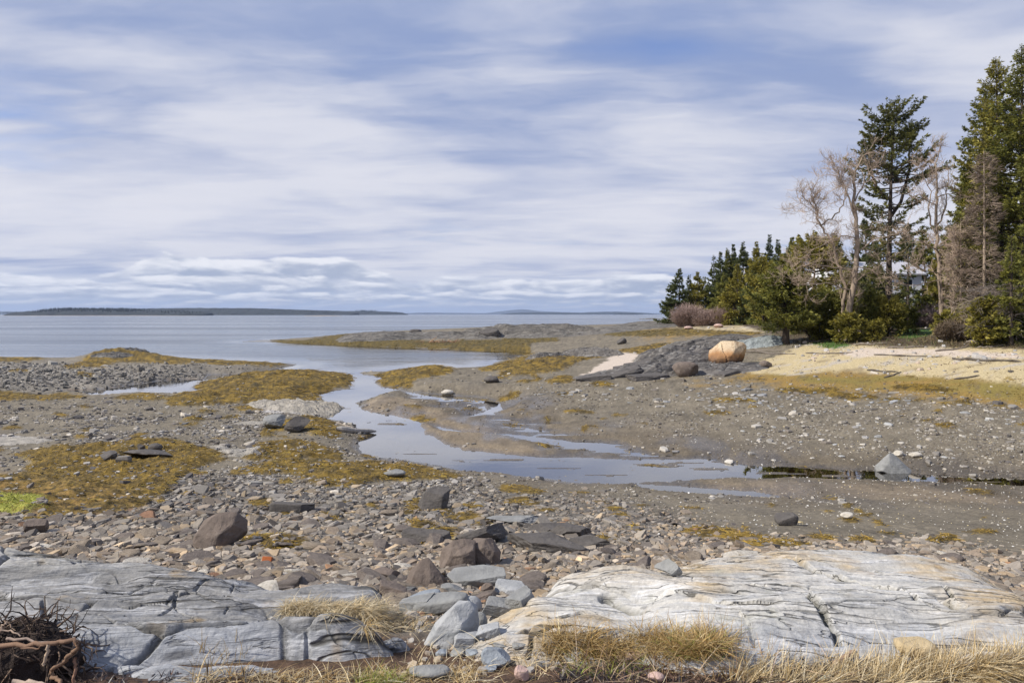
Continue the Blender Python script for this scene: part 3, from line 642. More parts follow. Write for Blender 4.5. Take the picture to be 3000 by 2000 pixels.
# ledge at the left: three benches
LC = {
 -300: K(-300,(2000,3.02),(1900,3.12),(1850,3.16),(3.75,3.06),(1760,3.10),(1700,3.10),(4.48,3.02),(4.56,3.17),(1650,3.18),(5.0,3.02),(5.8,2.3),(7,1.6)),
 0:   K(0,(2000,3.02),(1900,3.12),(1845,3.17),(3.74,3.06),(1760,3.08),(1695,3.10),(4.45,3.02),(4.53,3.16),(4.75,3.17),(5.3,2.85),(6.0,2.1),(7,1.6)),
 250: K(250,(2010,2.98),(1920,3.10),(1840,3.17),(3.75,3.07),(1790,3.08),(1735,3.10),(1700,3.10),(4.44,3.0),(4.53,3.15),(1633,3.19),(5.1,2.9),(6.0,2.1),(7,1.6)),
 450: K(450,(2005,2.95),(1920,3.10),(1822,3.19),(3.78,3.08),(1770,3.08),(1730,3.09),(4.30,2.98),(4.39,3.11),(1640,3.15),(5.1,2.85),(6.0,2.1),(7,1.6)),
 620: K(620,(1990,2.95),(1920,3.08),(1810,3.19),(3.80,3.08),(1760,3.07),(1735,3.06),(4.34,2.95),(4.44,3.05),(1672,3.07),(5.0,2.75),(6.0,2.1),(7,1.6)),
 720: K(720,(1985,2.95),(1920,3.08),(1802,3.19),(3.80,3.05),(1765,3.05),(1725,3.02),(4.5,2.98),(1690,2.98),(5.0,2.65),(6.0,2.0),(7,1.6)),
 850: K(850,(1985,2.92),(1920,3.06),(1797,3.19),(3.85,2.98),(4.05,2.90),(1760,3.02),(1710,3.02),(4.60,2.95),(5.0,2.6),(6.0,2.0),(7,1.6)),
 1000:K(1000,(1990,2.92),(1930,3.00),(1890,3.06),(1800,3.20),(3.85,2.92),(4.05,2.80),(4.18,3.00),(1690,3.04),(4.6,2.95),(5.0,2.55),(6.0,2.0),(7,1.6)),
 1110:K(1110,(1995,2.90),(1940,2.95),(1900,3.00),(1800,3.19),(3.85,2.88),(4.05,2.75),(4.12,2.96),(1700,3.03),(4.65,2.92),(5.0,2.5),(6.0,1.9),(7,1.6)),
 1180:K(1180,(1998,2.88),(1945,2.90),(1905,2.95),(1812,3.14),(3.80,2.85),(4.0,2.7),(4.2,2.72),(4.45,2.7),(4.8,2.5),(5.5,2.1),(7,1.6)),
 1238:K(1238,(1998,2.80),(1940,2.82),(1890,2.85),(1845,2.98),(3.7,2.75),(4.0,2.6),(4.8,2.4),(7,1.5)),
 1275:[(3.0,2.6),(3.3,2.6),(4.8,2.2),(7,1.4)], 1330:[(3.0,2.4),(4.8,2.0),(7,1.2)],
}
def col_left(X, Y, PX, z, D):
    a, b = D['a'], D['b']; py = HZ+F*(H-z)/Y
    st = fbm(a*.9, b*16, 5, 301, .6); st2 = fbm(a*2.2, b*45, 4, 302, .6); n = fbm(X*2.5, Y*2.5, 5, 303)
    c = np.zeros(X.shape+(3,))+(.215,.210,.202)
    fr = sstep(1800, 1860, py+30*n)[..., None]
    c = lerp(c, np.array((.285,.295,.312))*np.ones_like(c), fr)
    c = mixc(c, np.array((.150,.155,.165)), sstep(.08,.42,-st+.5*n)*.75)
    c = mixc(c, np.array((.48,.48,.48)), sstep(.12,.45,st2+.45*st)*.75)
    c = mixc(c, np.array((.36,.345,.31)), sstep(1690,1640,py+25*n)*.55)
    c = mixc(c, np.array((.115,.118,.105)), sstep(.25,.6,-fbm(a*.6, b*3, 4, 304)+.2*n)*.5)
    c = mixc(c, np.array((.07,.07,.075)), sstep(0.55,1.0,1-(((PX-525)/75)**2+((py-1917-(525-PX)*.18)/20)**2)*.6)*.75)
    c = mixc(c, np.array((.30,.19,.06)), sstep(.35,.6,fbm(X*3, Y*3, 3, 306)+.3*sstep(60,0,PX)*sstep(1740,1760,py))*.5)
    sm = np.abs(fbm(a*.5+.2*fbm(a*3, b*3, 2, 311), b*5.5, 3, 312)); c = mixc(c, np.array((.06,.058,.055)), 0*sm)
    c = c*(1+.22*fbm(a*8, b*40, 3, 314)+.16*n)[..., None]
    c = mixc(c, np.array((.05,.047,.04)), np.clip(D['joint']*.9, 0, 1))
    return c
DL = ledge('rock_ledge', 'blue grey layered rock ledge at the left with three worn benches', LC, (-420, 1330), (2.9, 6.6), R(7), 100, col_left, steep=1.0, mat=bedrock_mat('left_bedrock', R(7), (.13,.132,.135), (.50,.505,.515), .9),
           gouges=[([(900,3.62),(905,3.42),(885,3.35),(800,3.3)], .022, .05), ([(520,4.28),(510,4.05),(470,3.97)], .014, .035), ([(130,3.95),(125,4.1)], .02, .03), ([(690,4.6),(660,4.2)], .012, .03)])
# pale whaleback at the right
RC = {
 1020:[(3.0,2.4),(3.6,2.5),(4.2,2.3),(7,1.3)],
 1090:K(1090,(3.2,2.5),(3.6,2.6),(4.0,2.75),(4.6,2.5),(7,1.4)),
 1240:K(1240,(3.2,2.7),(3.5,2.7),(3.75,2.85),(4.0,2.95),(4.5,2.6),(7,1.5)),
 1370:K(1370,(3.2,2.85),(1880,2.92),(3.53,3.0),(1845,3.05),(3.95,2.95),(4.2,2.9),(4.5,2.6),(7,1.5)),
 1480:K(1480,(3.2,2.9),(1895,2.98),(1860,3.08),(1820,3.14),(3.9,3.0),(1800,2.98),(4.25,3.02),(4.7,2.6),(7,1.6)),
 1560:K(1560,(3.2,2.95),(1880,3.02),(1840,3.12),(1810,3.12),(3.95,3.02),(1760,3.10),(1725,3.10),(4.6,2.8),(5.2,2.4),(7,1.7)),
 1630:K(1630,(3.2,2.98),(1870,3.05),(1830,3.12),(1800,3.12),(4.0,3.08),(1750,3.10),(4.45,3.0),(4.75,3.0),(1668,3.03),(5.1,2.7),(7,1.7)),
 1700:K(1700,(3.2,2.98),(1870,3.05),(1820,3.15),(1785,3.15),(1750,3.10),(4.5,3.04),(1690,3.04),(1662,3.06),(5.1,2.75),(5.8,2.2),(7,1.8)),
 1800:K(1800,(3.2,3.0),(1880,3.06),(1830,3.14),(1790,3.08),(1770,3.02),(1745,3.08),(1700,3.10),(1648,3.10),(5.0,2.85),(5.6,2.3),(7,1.8)),
 1870:K(1870,(3.2,3.0),(1890,3.06),(1840,3.14),(1800,3.10),(1780,3.02),(1770,3.05),(1700,3.10),(1655,3.09),(5.1,2.8),(5.8,2.3),(7,1.8)),
 1960:K(1960,(3.2,3.0),(1900,3.08),(1850,3.17),(1790,3.18),(1740,3.14),(1700,3.09),(4.95,2.98),(5.5,2.7),(6.2,2.3),(7,1.9)),
 2050:K(2050,(3.2,3.0),(1920,3.08),(1860,3.19),(1790,3.2),(1740,3.16),(1700,3.10),(4.9,3.03),(1640,3.00),(5.4,2.85),(6.2,2.3),(7,1.9)),
 2130:K(2130,(3.2,3.0),(1925,3.08),(1865,3.19),(1790,3.2),(1740,3.16),(1700,3.10),(1650,3.05),(1618,3.01),(5.5,2.85),(6.3,2.4),(7,1.9)),
 2300:K(2300,(3.2,2.98),(1935,3.06),(1870,3.19),(1790,3.22),(1740,3.17),(1690,3.11),(1640,3.06),(1606,3.03),(5.6,2.85),(6.4,2.4),(7,1.9)),
 2500:K(2500,(3.2,2.98),(1930,3.06),(1895,3.14),(1830,3.24),(1760,3.21),(1700,3.12),(1640,3.05),(1607,3.03),(5.6,2.85),(6.4,2.4),(7,1.9)),
 2700:K(2700,(3.2,2.98),(1940,3.05),(1890,3.16),(1830,3.24),(1760,3.21),(1700,3.12),(1645,3.05),(1615,3.02),(5.5,2.85),(6.4,2.3),(7,1.8)),
 2850:K(2850,(3.1,3.0),(1950,3.08),(1890,3.2),(1830,3.24),(1770,3.19),(1720,3.11),(1680,3.05),(1655,3.01),(5.2,2.85),(6.2,2.1),(7,1.6)),
 3000:K(3000,(3.0,3.04),(1980,3.10),(1920,3.19),(1850,3.24),(1790,3.19),(1760,3.13),(1735,3.08),(4.6,2.85),(5.4,2.2),(7,1.5)),
 3150:K(3150,(3.0,3.06),(1990,3.10),(1920,3.17),(1860,3.18),(1820,3.13),(4.1,2.85),(4.8,2.3),(7,1.4)),
 3400:K(3400,(3.0,3.02),(3.3,3.08),(3.5,3.0),(4.0,2.6),(7,1.3)),
}
def col_right(X, Y, PX, z, D):
    a, b = D['a'], D['b']; py = HZ+F*(H-z)/Y
    st = fbm(a*.7, b*15, 5, 401, .6); st2 = fbm(a*1.8, b*42, 4, 402, .6); n = fbm(X*2.2, Y*2.2, 5, 403); n2 = fbm(X*.9, Y*.9, 4, 404)
    c = np.zeros(X.shape+(3,))+(.455,.44,.405)
    c = mixc(c, np.array((.36,.375,.40)), sstep(1800, 1880, py+40*n)*.85)
    c = mixc(c, np.array((.27,.275,.275)), sstep(.10,.45,-st+.5*n)*.65)
    c = mixc(c, np.array((.60,.60,.60)), sstep(.12,.45,st2+.5*st)*.7)
    oc = sstep(2420, 2200, PX+200*n)*sstep(1735, 1640, py+30*n)*1.2+sstep(2700, 2900, PX+160*n)*1.1+.9*sstep(.10,.42,n2+.35*n)+.9*sstep(1640,1500,PX+80*n)
    c = mixc(c, np.array((.41,.305,.165)), np.clip(oc, 0, 1)*sstep(-.5,.3,n+.5*st)*.85)
    c = mixc(c, np.array((.30,.20,.09)), np.clip(oc, 0, 1)*sstep(.2,.5,fbm(X*6, Y*6, 3, 405))*.6)
    c = mixc(c, np.array((.24,.25,.17)), sstep(.3,.6,fbm(X*4, Y*4, 3, 406))*.25)
    sm = np.abs(fbm(a*.45+.2*fbm(a*3, b*3, 2, 411), b*5.0, 3, 412)); c = mixc(c, np.array((.10,.09,.07)), 0*sm)
    c = c*(1+.20*fbm(a*8, b*40, 3, 414)+.16*n)[..., None]
    c = mixc(c, np.array((.30,.31,.32)), sstep(.1,.5,fbm(X*3.5, Y*3.5, 4, 415))*sstep(1780,1860,py)*.6)
    c = mixc(c, np.array((.055,.055,.035)), D['gouge']*.85)
    c = mixc(c, np.array((.06,.055,.045)), np.clip(D['joint']*.9, 0, 1))
    return c
DR = ledge('rock_ledge', 'broad pale whaleback rock ledge at the right with ochre stains', RC, (1040, 3420), (2.9, 6.6), R(-8), 200, col_right, nc=950, steep=.75, mat=bedrock_mat('right_bedrock', R(-8), (.25,.25,.245), (.62,.615,.60), .7),
           gouges=[([(2265,5.05),(2330,4.85),(2470,4.42),(2560,4.25),(2800,3.75)], .055, .085), ([(2345,3.95),(2400,3.75),(2460,3.5)], .035, .05), ([(2060,4.35),(2300,4.2),(2480,4.05)], .012, .03), ([(1780,4.25),(1830,4.12),(1880,4.02)], .07, .06),
                   ([(1500,3.72),(1570,3.85),(1700,3.95)], .04, .06), ([(2680,4.3),(2780,4.05),(2800,3.9)], .02, .03), ([(1545,3.5),(1560,3.65)], .02, .04), ([(2850,4.9),(3000,4.4)], .02, .03), ([(2000,4.75),(2100,4.9)], .02, .02)])
def surf_z(X, Y):
    """ground or ledge, whichever is higher (nearest ledge vertex)"""
    z = Zt(X, Y)
    for D in (DL, DR):
        px = 1500+F*np.asarray(X)/Y; v = D['Y']
        j = (px-D['PX'][0,0])/(D['PX'][0,1]-D['PX'][0,0]); i = (1/np.asarray(Y)-1/v[0,0])/(1/v[1,0]-1/v[0,0])
        ok = (j > 0) & (j < v.shape[1]-1) & (i > 0) & (i < v.shape[0]-1)
        z = np.where(ok, np.maximum(z, bil(D['Z'], i, j)), z)
    return z
def at2(px, py):
    Y = np.exp(np.linspace(math.log(2.6), math.log(290), 2600)); X = (px-1500)/F*Y
    hit = np.nonzero(surf_z(X, Y) >= H-(py-HZ)/F*Y)[0]; i = hit[0] if len(hit) else 2599
    return np.array([X[i], Y[i], float(surf_z(X[i:i+1], Y[i:i+1])[0])])

# ------------------------------------------------------------------ boulders
def ico(sub):
    import bmesh
    bm = bmesh.new(); bmesh.ops.create_icosphere(bm, subdivisions=sub, radius=1)
    V = np.array([v.co[:] for v in bm.verts]); Fc = np.array([[v.index for v in f.verts] for f in bm.faces]); bm.free()
    return V, Fc
ICO = {k: ico(k) for k in (2, 3, 4, 5)}
def rock_shape(dims, seed, planes=10, cut=.58, rough=.05, layers=0, sub=4, extra=(), power=1.0):
    """angular stone: a ball cut by planes, then roughened; layers = foliation ribs"""
    r = np.random.default_rng(seed); V, Fc = ICO[sub]; V = V.copy()
    V = np.sign(V)*np.abs(V)**power
    for k in range(planes):
        n = r.normal(size=3); n /= np.linalg.norm(n); d = cut+r.uniform(-.12, .2)
        V -= np.maximum(0, V@n-d)[:, None]*n
    for n, d in extra:
        n = np.array(n, float); n /= np.linalg.norm(n); V -= np.maximum(0, V@n-d)[:, None]*n
    V /= np.abs(V).max(0)
    N = V/np.linalg.norm(V, axis=1)[:, None]
    V = V+N*(rough*fbm3(V*1.7+seed, 4, seed))[:, None]+N*(rough*.35*fbm3(V*7+seed, 3, seed+3))[:, None]
    if layers:
        q = V[:, 2]*layers+fbm3(V*1.2, 2, seed+5)*1.5+V[:, 0]*1.2; f = q-np.floor(q)
        V[:, :2] *= 1+.05*(np.where(f < .8, f/.8, (1-f)/.2)-.5)[:, None]
    return V*np.asarray(dims)/2, Fc
def hull_shape(pts, dims, seed, rough=.012, cuts=7):
    import bmesh
    bm = bmesh.new()
    for p in pts: bm.verts.new((p[0], p[1], p[2]-.5))
    bmesh.ops.convex_hull(bm, input=bm.verts[:])
    for v in [v for v in bm.verts if not v.link_faces]: bm.verts.remove(v)
    bmesh.ops.bevel(bm, geom=bm.edges[:], offset=.025, segments=2, affect='EDGES', profile=.5)
    bmesh.ops.triangulate(bm, faces=bm.faces[:])
    for _ in range(4):
        long_ = [e for e in bm.edges if e.calc_length() > .10]
        if not long_: break
        bmesh.ops.subdivide_edges(bm, edges=long_, cuts=1, use_grid_fill=True); bmesh.ops.triangulate(bm, faces=[f for f in bm.faces if len(f.verts) > 3])
    bm.verts.index_update(); V = np.array([v.co[:] for v in bm.verts]); Fc = np.array([[v.index for v in f.verts] for f in bm.faces]); bm.free()
    N = V/(np.linalg.norm(V, axis=1)[:, None]+1e-6)
    V = V+N*(rough*1.6*fbm3(V*3+seed, 3, seed)+rough*fbm3(V*11+seed, 3, seed+2))[:, None]
    return V*np.asarray(dims), Fc
def rock_mat(name, base, dark, light, **kw):
    s = kw.pop('scale', 3.0)
    return surf_mat(name, base, kw.pop('rough', .85), .30, 5., kw.pop('bumps', ((18., .5, .03), (90., .5, .008))),
                    streak=((dark, s, kw.get('st', (1,1,1)), .75, .50, .66), (light, s*1.7, kw.get('st', (1,1,1)), .7, .56, .70)), rand=.0, rot=kw.get('rot', (0,0,0)))
m_tan = None
MATS = {
 'slate': rock_mat('dark_slate', (.100,.090,.082), (.042,.038,.036), (.185,.170,.155), st=(.5,.5,3), rot=(0, R(12), 0)),
 'brown': rock_mat('brown_rock', (.155,.122,.100), (.085,.068,.058), (.25,.205,.17)),
 'grey':  rock_mat('grey_rock', (.235,.235,.225), (.13,.13,.125), (.36,.355,.34), st=(.5,.7,2)),
 'pale':  rock_mat('pale_rock', (.33,.335,.335), (.19,.20,.205), (.50,.50,.49), st=(.4,1,2), rot=(0, R(-20), R(20))),
 'white': rock_mat('white_rock', (.50,.46,.39), (.33,.29,.23), (.66,.62,.55)),
 'cobbleg': rock_mat('cobble_grey', (.150,.147,.143), (.085,.083,.082), (.23,.225,.215)),
 'cobblet': rock_mat('cobble_tan', (.235,.190,.140), (.15,.115,.085), (.33,.28,.22)),
 'cobbled': rock_mat('cobble_dark', (.085,.080,.078), (.045,.043,.042), (.14,.135,.13)),
 'cobbler': rock_mat('cobble_rust', (.240,.130,.075), (.15,.085,.055), (.31,.19,.12)),
 'cobbleb': rock_mat('cobble_brown', (.155,.128,.108), (.09,.075,.065), (.23,.195,.165)),
 'brick': surf_mat('fired_clay', (.42,.125,.040), .9, .25, 40., ((120., .4, .003),)),
 'pink': rock_mat('pink_rock', (.47,.33,.28), (.36,.24,.2), (.58,.47,.42)),
 'yellow': rock_mat('yellow_rock', (.47,.37,.22), (.36,.22,.10), (.58,.52,.42)),
 'blue': rock_mat('blue_grey_stone', (.25,.275,.30), (.19,.205,.225), (.33,.345,.36)),
}
def orange_mat():
    m, t = new_mat('orange_granite')
    tc = t.n('ShaderNodeTexCoord').outputs['Object']; sp = t.n('ShaderNodeSeparateXYZ'); t.set(sp.inputs[0], tc)
    n = t.noise(tc, 1.6, 5, .6); z = t.math('ADD', sp.outputs[2], t.math('MULTIPLY', t.math('SUBTRACT', n, .5), .9))
    c = t.mix(t.ramp(z, -.55, .25, 0, 1), (.075,.045,.028,1), (.33,.165,.060,1)); c = t.mix(t.ramp(z, .0, .55, 0, 1), c, (.52,.41,.27,1))
    c = t.mix(t.ramp(t.noise(t.mapping(tc, (1.5,1.5,.3)), 2.0, 5, .6), .52, .68, 0, .6), c, (.20,.11,.05,1))
    g = t.noise(tc, 14., 4, .6); f = t.ramp(g, .3, .7, .85, 1.15, False); c = t.mix(1.0, c, t.comb(f,f,f), 'MULTIPLY')
    b = t.n('ShaderNodeBsdfPrincipled'); t.set(b.inputs['Base Color'], c); b.inputs['Roughness'].default_value = .8
    bp = t.n('ShaderNodeBump'); bp.inputs['Strength'].default_value = .35; bp.inputs['Distance'].default_value = .04; t.set(bp.inputs['Height'], t.noise(tc, 9., 5, .6)); t.set(b.inputs['Normal'], bp.outputs[0])
    o = t.n('ShaderNodeOutputMaterial'); t.set(o.inputs[0], b.outputs[0]); return m
MATS['orange'] = orange_mat()
BOXES = []
def boulder(name, label, px0, px1, pt, pb, mat, seed, depth=.8, rz=0.0, tilt=(0,0), sink=.12, cat='boulder', hf=1.0, pos=None, **kw):
    p = np.array(pos) if pos is not None else at2((px0+px1)/2, pb)
    w = (px1-px0)/F*p[1]; d = w*depth; h = (pb-pt)/F*p[1]*hf*(1+sink)
    p[1] += d*.40
    hull = kw.pop('hull', None)
    V, Fc = hull_shape(hull, (w, d, h), seed, kw.get('rough', .012)) if hull else rock_shape((w, d, h), seed, **kw)
    a, b = tilt
    Ry = np.array([[math.cos(a),0,math.sin(a)],[0,1,0],[-math.sin(a),0,math.cos(a)]]); Rx = np.array([[1,0,0],[0,math.cos(b),-math.sin(b)],[0,math.sin(b),math.cos(b)]])
    V = V@(Ry@Rx).T
    o = build(name, V, Fc, MATS[mat], None, kw.get('sub', 4) >= 4 and kw.get('smooth', True) if False else False)
    o.location = (p[0], p[1], p[2]+h*(.5-sink)); o.rotation_euler.z = rz
    BOXES.append((p[0], p[1], w*.5))
    return tag(o, label, cat)
big = boulder('boulder', 'huge orange tan rounded boulder with a vertical crack on the dark ledge', 2090, 2202, 1003, 1080, 'orange', 11, .85, hf=1.12, planes=5, cut=.80, rough=.035, power=.72, extra=[((.9,-.5,-.35), .66), ((.1,.2,1), .84), ((-.9,-.2,.55), .72), ((.5,-.8,.3), .8)], sub=5)
me = big.data
v = np.empty(len(me.vertices)*3, np.float32); me.vertices.foreach_get('co', v); v = v.reshape(-1, 3)
cr = np.abs(v[:,0]+.42+.06*v[:,2]+.03*np.sin(v[:,2]*6)); k = np.clip(1-cr/.045, 0, 1)*(v[:,1] < 0); v[:,1] += k*.14
me.vertices.foreach_set('co', v.ravel()); me.update()
boulder('boulder', 'brown rounded boulder at the lower edge of the dark ledge', 1975, 2053, 1060, 1104, 'brown', 12, .7, planes=4, cut=.8, rough=.04, power=.75)
boulder('boulder', 'small dark round boulder right of the huge orange boulder', 2228, 2266, 1056, 1077, 'brown', 13, .8, planes=5, cut=.8, rough=.05)
boulder('boulder', 'grey pyramid shaped boulder standing in the shallow channel', 2578, 2688, 1333, 1389, 'grey', 14, .75, rough=.012, sink=.06, hull=[(-.5,-.15,.10),(-.45,-.4,.22),(-.2,-.5,.0),(.3,-.5,.0),(.5,-.25,.03),(.45,.3,.0),(-.35,.4,.0),(-.46,.0,.38),(-.10,-.02,1.0),(.04,.05,.97),(.46,-.18,.14),(-.22,-.3,.60)])
boulder('stone', 'small pale round stone just behind the pyramid boulder', 2624, 2652, 1320, 1337, 'white', 15, .8, planes=5, cut=.75, cat='stone')
boulder('stone', 'low pale stone to the right behind the pyramid boulder', 2669, 2708, 1325, 1340, 'white', 16, .7, planes=5, cut=.75, cat='stone')
boulder('boulder', 'dark angular boulder leaning right on the cobbles in mid beach', 1220, 1316, 1436, 1490, 'slate', 17, .85, rough=.018, sink=.08, hull=[(-.5,-.2,.15),(-.35,-.45,.0),(.25,-.5,.0),(.4,-.3,.0),(.46,.0,.5),(.5,.1,.88),(.4,.3,1.0),(-.1,.2,1.0),(-.3,-.1,.85),(-.42,.2,.4),(.4,.4,.1),(-.4,.4,.1),(.3,-.3,.75)])
boulder('boulder', 'dark brown split boulder with a shaded right face left of centre', 548, 702, 1512, 1608, 'brown', 18, .7, rough=.024, sink=.08, hull=[(-.5,-.1,.25),(-.4,-.3,.0),(-.1,-.5,.0),(.08,-.45,-.05),(.3,-.1,.1),(.5,.1,.45),(.48,.25,.75),(.3,.1,.98),(-.05,.0,1.0),(-.35,.1,.75),(-.4,-.25,.45),(.06,-.42,.42),(.3,-.18,.72),(-.3,.4,.1),(.4,.4,.2)])
boulder('boulder', 'big pinkish brown blocky boulder on the cobbles at centre', 1282, 1392, 1588, 1668, 'brown', 19, .95, rough=.02, hull=[(-.5,-.1,.2),(-.4,-.4,.0),(.2,-.5,.0),(.5,-.4,.1),(.5,.3,.0),(-.4,.4,.1),(-.42,.0,.62),(-.1,-.1,.96),(.2,.0,1.0),(.5,.1,.9),(.46,-.3,.75),(-.2,-.42,.55),(.15,-.46,.62)])
boulder('boulder', 'pinkish brown right block pressed against the centre boulder', 1376, 1466, 1583, 1662, 'brown', 20, .95, rough=.02, hull=[(-.5,-.3,.0),(-.48,-.3,.75),(-.4,.2,.9),(.0,-.1,1.0),(.25,.1,.95),(.5,.0,.5),(.48,-.2,.1),(.2,-.5,.0),(-.2,-.48,.1),(.4,.4,.0),(-.4,.4,.0),(-.1,-.42,.75),(.3,-.32,.62)])
boulder('flat_rock', 'thick flat grey slab lying in front of the brown centre boulder', 1305, 1484, 1676, 1724, 'grey', 21, .62, rough=.010, tilt=(R(-2), R(-6)), hf=.85, sink=.10, cat='flat rock', hull=[(-.5,-.1,.75),(-.36,-.45,.55),(-.30,-.42,.0),(.44,-.35,.15),(.5,-.3,.75),(.46,.2,.95),(.1,.5,1.0),(-.4,.35,.95),(.4,.4,.1),(-.4,.3,.1),(-.05,-.5,.62)])
boulder('flat_rock', 'pale greenish grey slab right of the thick flat slab', 1446, 1548, 1708, 1748, 'pale', 22, .62, rough=.010, hf=.9, sink=.12, tilt=(R(3), R(-5)), cat='flat rock', hull=[(-.5,-.2,.3),(-.2,-.5,.1),(.42,-.4,.35),(.5,-.3,.6),(.3,.3,.95),(-.4,.4,1.0),(-.46,.0,.85),(.4,.4,.1),(-.4,.4,.1),(-.1,-.4,.55)])
boulder('boulder', 'brown triangular boulder left of the thick flat slab', 1182, 1312, 1646, 1724, 'brown', 23, .75, rough=.016, hull=[(-.5,-.1,.1),(-.4,-.4,.0),(.1,-.5,.0),(.5,-.3,.0),(.45,.3,.05),(-.3,.4,.2),(-.42,-.05,.55),(-.15,.0,.95),(.02,.05,1.0),(.3,-.1,.55),(-.28,-.3,.5),(.1,-.32,.5)])
br = boulder('brick', 'orange red square brick lying on the grey cobbles', 766, 794, 1633, 1658, 'brick', 24, .6, planes=0, rough=.01, power=.12, sink=.05, cat='brick', tilt=(R(4), R(-25)))
boulder('boulder', 'small block with a black right face on the far cobbles at right', 2280, 2342, 1504, 1540, 'slate', 25, .8, planes=3, cut=.75, power=.5, extra=[((-.6,-.2,.75), .55)], tilt=(R(8), 0))
boulder('stone', 'pale rounded stone alone on the mud at right', 2468, 2510, 1503, 1520, 'white', 26, .7, planes=5, cut=.75, cat='stone')
boulder('flat_rock', 'long dark plank shaped slab lying on the cobbles left of centre', 788, 912, 1472, 1502, 'slate', 27, .4, planes=0, power=.25, rough=.02, tilt=(R(3), R(-8)), hf=.8, extra=[((.9,-.4,0), .85)], cat='flat rock')
boulder('boulder', 'brown block standing in the cobbles at the far left', 60, 124, 1526, 1562, 'brown', 28, .7, planes=4, cut=.7, power=.6, extra=[((.4,-.8,-.3), .6)])
boulder('boulder', 'dark upright stone, left one of two on the weed mat at left', 397, 421, 1298, 1322, 'slate', 29, .7, planes=6, cut=.7)
boulder('boulder', 'dark rounded stone, right one of two on the weed mat at left', 428, 470, 1299, 1322, 'slate', 30, .7, planes=4, cut=.8)
boulder('flat_rock', 'long dark slab lying across the weed mat at left', 345, 495, 1317, 1345, 'slate', 31, .5, planes=8, cut=.56, rough=.06, tilt=(R(4), 0), layers=3, cat='flat rock')
boulder('boulder', 'small jagged dark rock left of the long slab on weed', 275, 345, 1325, 1352, 'slate', 32, .7, planes=9, cut=.52, rough=.1)
boulder('boulder', 'black rounded boulder on the outcrop beside the stream', 828, 905, 1222, 1268, 'slate', 33, .7, planes=8, cut=.58, rough=.07, layers=4)
boulder('boulder', 'grey brown layered rock left of the black boulder beside the stream', 762, 838, 1214, 1256, 'grey', 34, .7, planes=9, cut=.55, rough=.07, layers=5)
boulder('boulder', 'square dark boulder on top of the far point, left of the long hump', 1197, 1234, 964, 983, 'slate', 35, .8, planes=3, cut=.8, power=.6)
boulder('boulder', 'dark flat topped boulder at the left end of the long far hump', 1398, 1466, 962, 990, 'slate', 36, .7, planes=4, cut=.8, power=.6, layers=3)
boulder('boulder', 'pointed dark boulder alone on the far weedy flat', 1806, 1838, 989, 1008, 'slate', 37, .8, planes=3, cut=.75, extra=[((-.7,-.2,.6), .35)])
boulder('boulder', 'weed covered low boulder on the gravel above the sand bar', 1416, 1466, 1102, 1122, 'slate', 38, .8, planes=3, cut=.85)
boulder('stone', 'pale flat topped stone on a dark foot at the film of water', 1290, 1328, 1142, 1158, 'white', 39, .7, planes=4, cut=.8, cat='stone')
boulder('boulder', 'pale pink boulder, largest of those before the brown bushes', 2094, 2122, 948, 960, 'pink', 40, .8, planes=4, cut=.8)
boulder('boulder', 'pale boulder below the left end of the brown bushes', 2006, 2032, 955, 964, 'pink', 41, .8, planes=4, cut=.8)
boulder('boulder', 'white rock beside the leftmost spruce on the far shore', 1982, 1998, 943, 951, 'white', 42, .8, planes=4, cut=.8)
boulder('boulder', 'white speckled rock on the far shore ridge left of the spruces', 1878, 1900, 951, 961, 'white', 43, .8, planes=4, cut=.8)
boulder('boulder', 'pale blue grey rock at the edge of the weed mat by the stream', 1120, 1186, 1378, 1398, 'grey', 44, .6, planes=4, cut=.8)
# foreground blocks between the ledges
boulder('boulder', 'pale triangular block leaning between the two foreground ledges', 1236, 1404, 1784, 1892, 'pale', 50, .8, rough=.014, sink=.08, hull=[(-.5,-.25,0),(-.42,-.42,.10),(-.05,-.5,0),(.22,-.38,.05),(.5,.0,.15),(.44,.3,.0),(-.4,.3,.1),(-.30,.0,.48),(.04,-.15,.94),(.30,.05,1.0),(.46,.18,.82),(.40,-.06,.78),(.10,.4,.85),(.18,-.33,.55)])
boulder('stone', 'grey rounded stone wedged right of the pale triangular block', 1380, 1428, 1800, 1850, 'grey', 51, .8, planes=3, cut=.8, rough=.04, cat='stone')
boulder('flat_rock', 'large grey slab behind the pale triangular block', 1205, 1370, 1745, 1800, 'grey', 52, .7, planes=2, cut=.85, power=.45, rough=.03, tilt=(R(-9), R(-6)), hf=.7, cat='flat rock')
boulder('flat_rock', 'blue grey smooth slab left of the large grey slab', 1176, 1288, 1735, 1778, 'blue', 53, .7, planes=2, cut=.8, power=.5, rough=.02, tilt=(R(-10), R(-8)), hf=.7, cat='flat rock')
boulder('flat_rock', 'pale broken slab leaning below the brown triangular boulder', 1288, 1352, 1710, 1745, 'grey', 54, .6, planes=3, cut=.75, power=.5, rough=.03, tilt=(R(15), R(-8)), hf=.8, cat='flat rock')
boulder('stone', 'pinkish brown block among the slabs beside the pale slab', 1408, 1446, 1712, 1748, 'brown', 55, .8, planes=4, cut=.7, power=.6, cat='stone')
boulder('boulder', 'pale block with a sloped top above the pale triangular block', 1340, 1412, 1752, 1800, 'pale', 56, .8, planes=4, cut=.7, rough=.04, tilt=(R(14), 0))
boulder('boulder', 'blue grey smooth stone lying in the brown soil at the bottom', 1408, 1498, 1906, 1956, 'blue', 57, .7, planes=3, cut=.72, rough=.02, power=.8, extra=[((0,-.8,.5), .62), ((.7,0,.6), .55)])
boulder('stone', 'pink stone tilted at the bottom edge left of the grass tuft', 1494, 1548, 1952, 1998, 'pink', 58, .6, planes=8, cut=.52, rough=.08, cat='stone', tilt=(R(-25), 0))
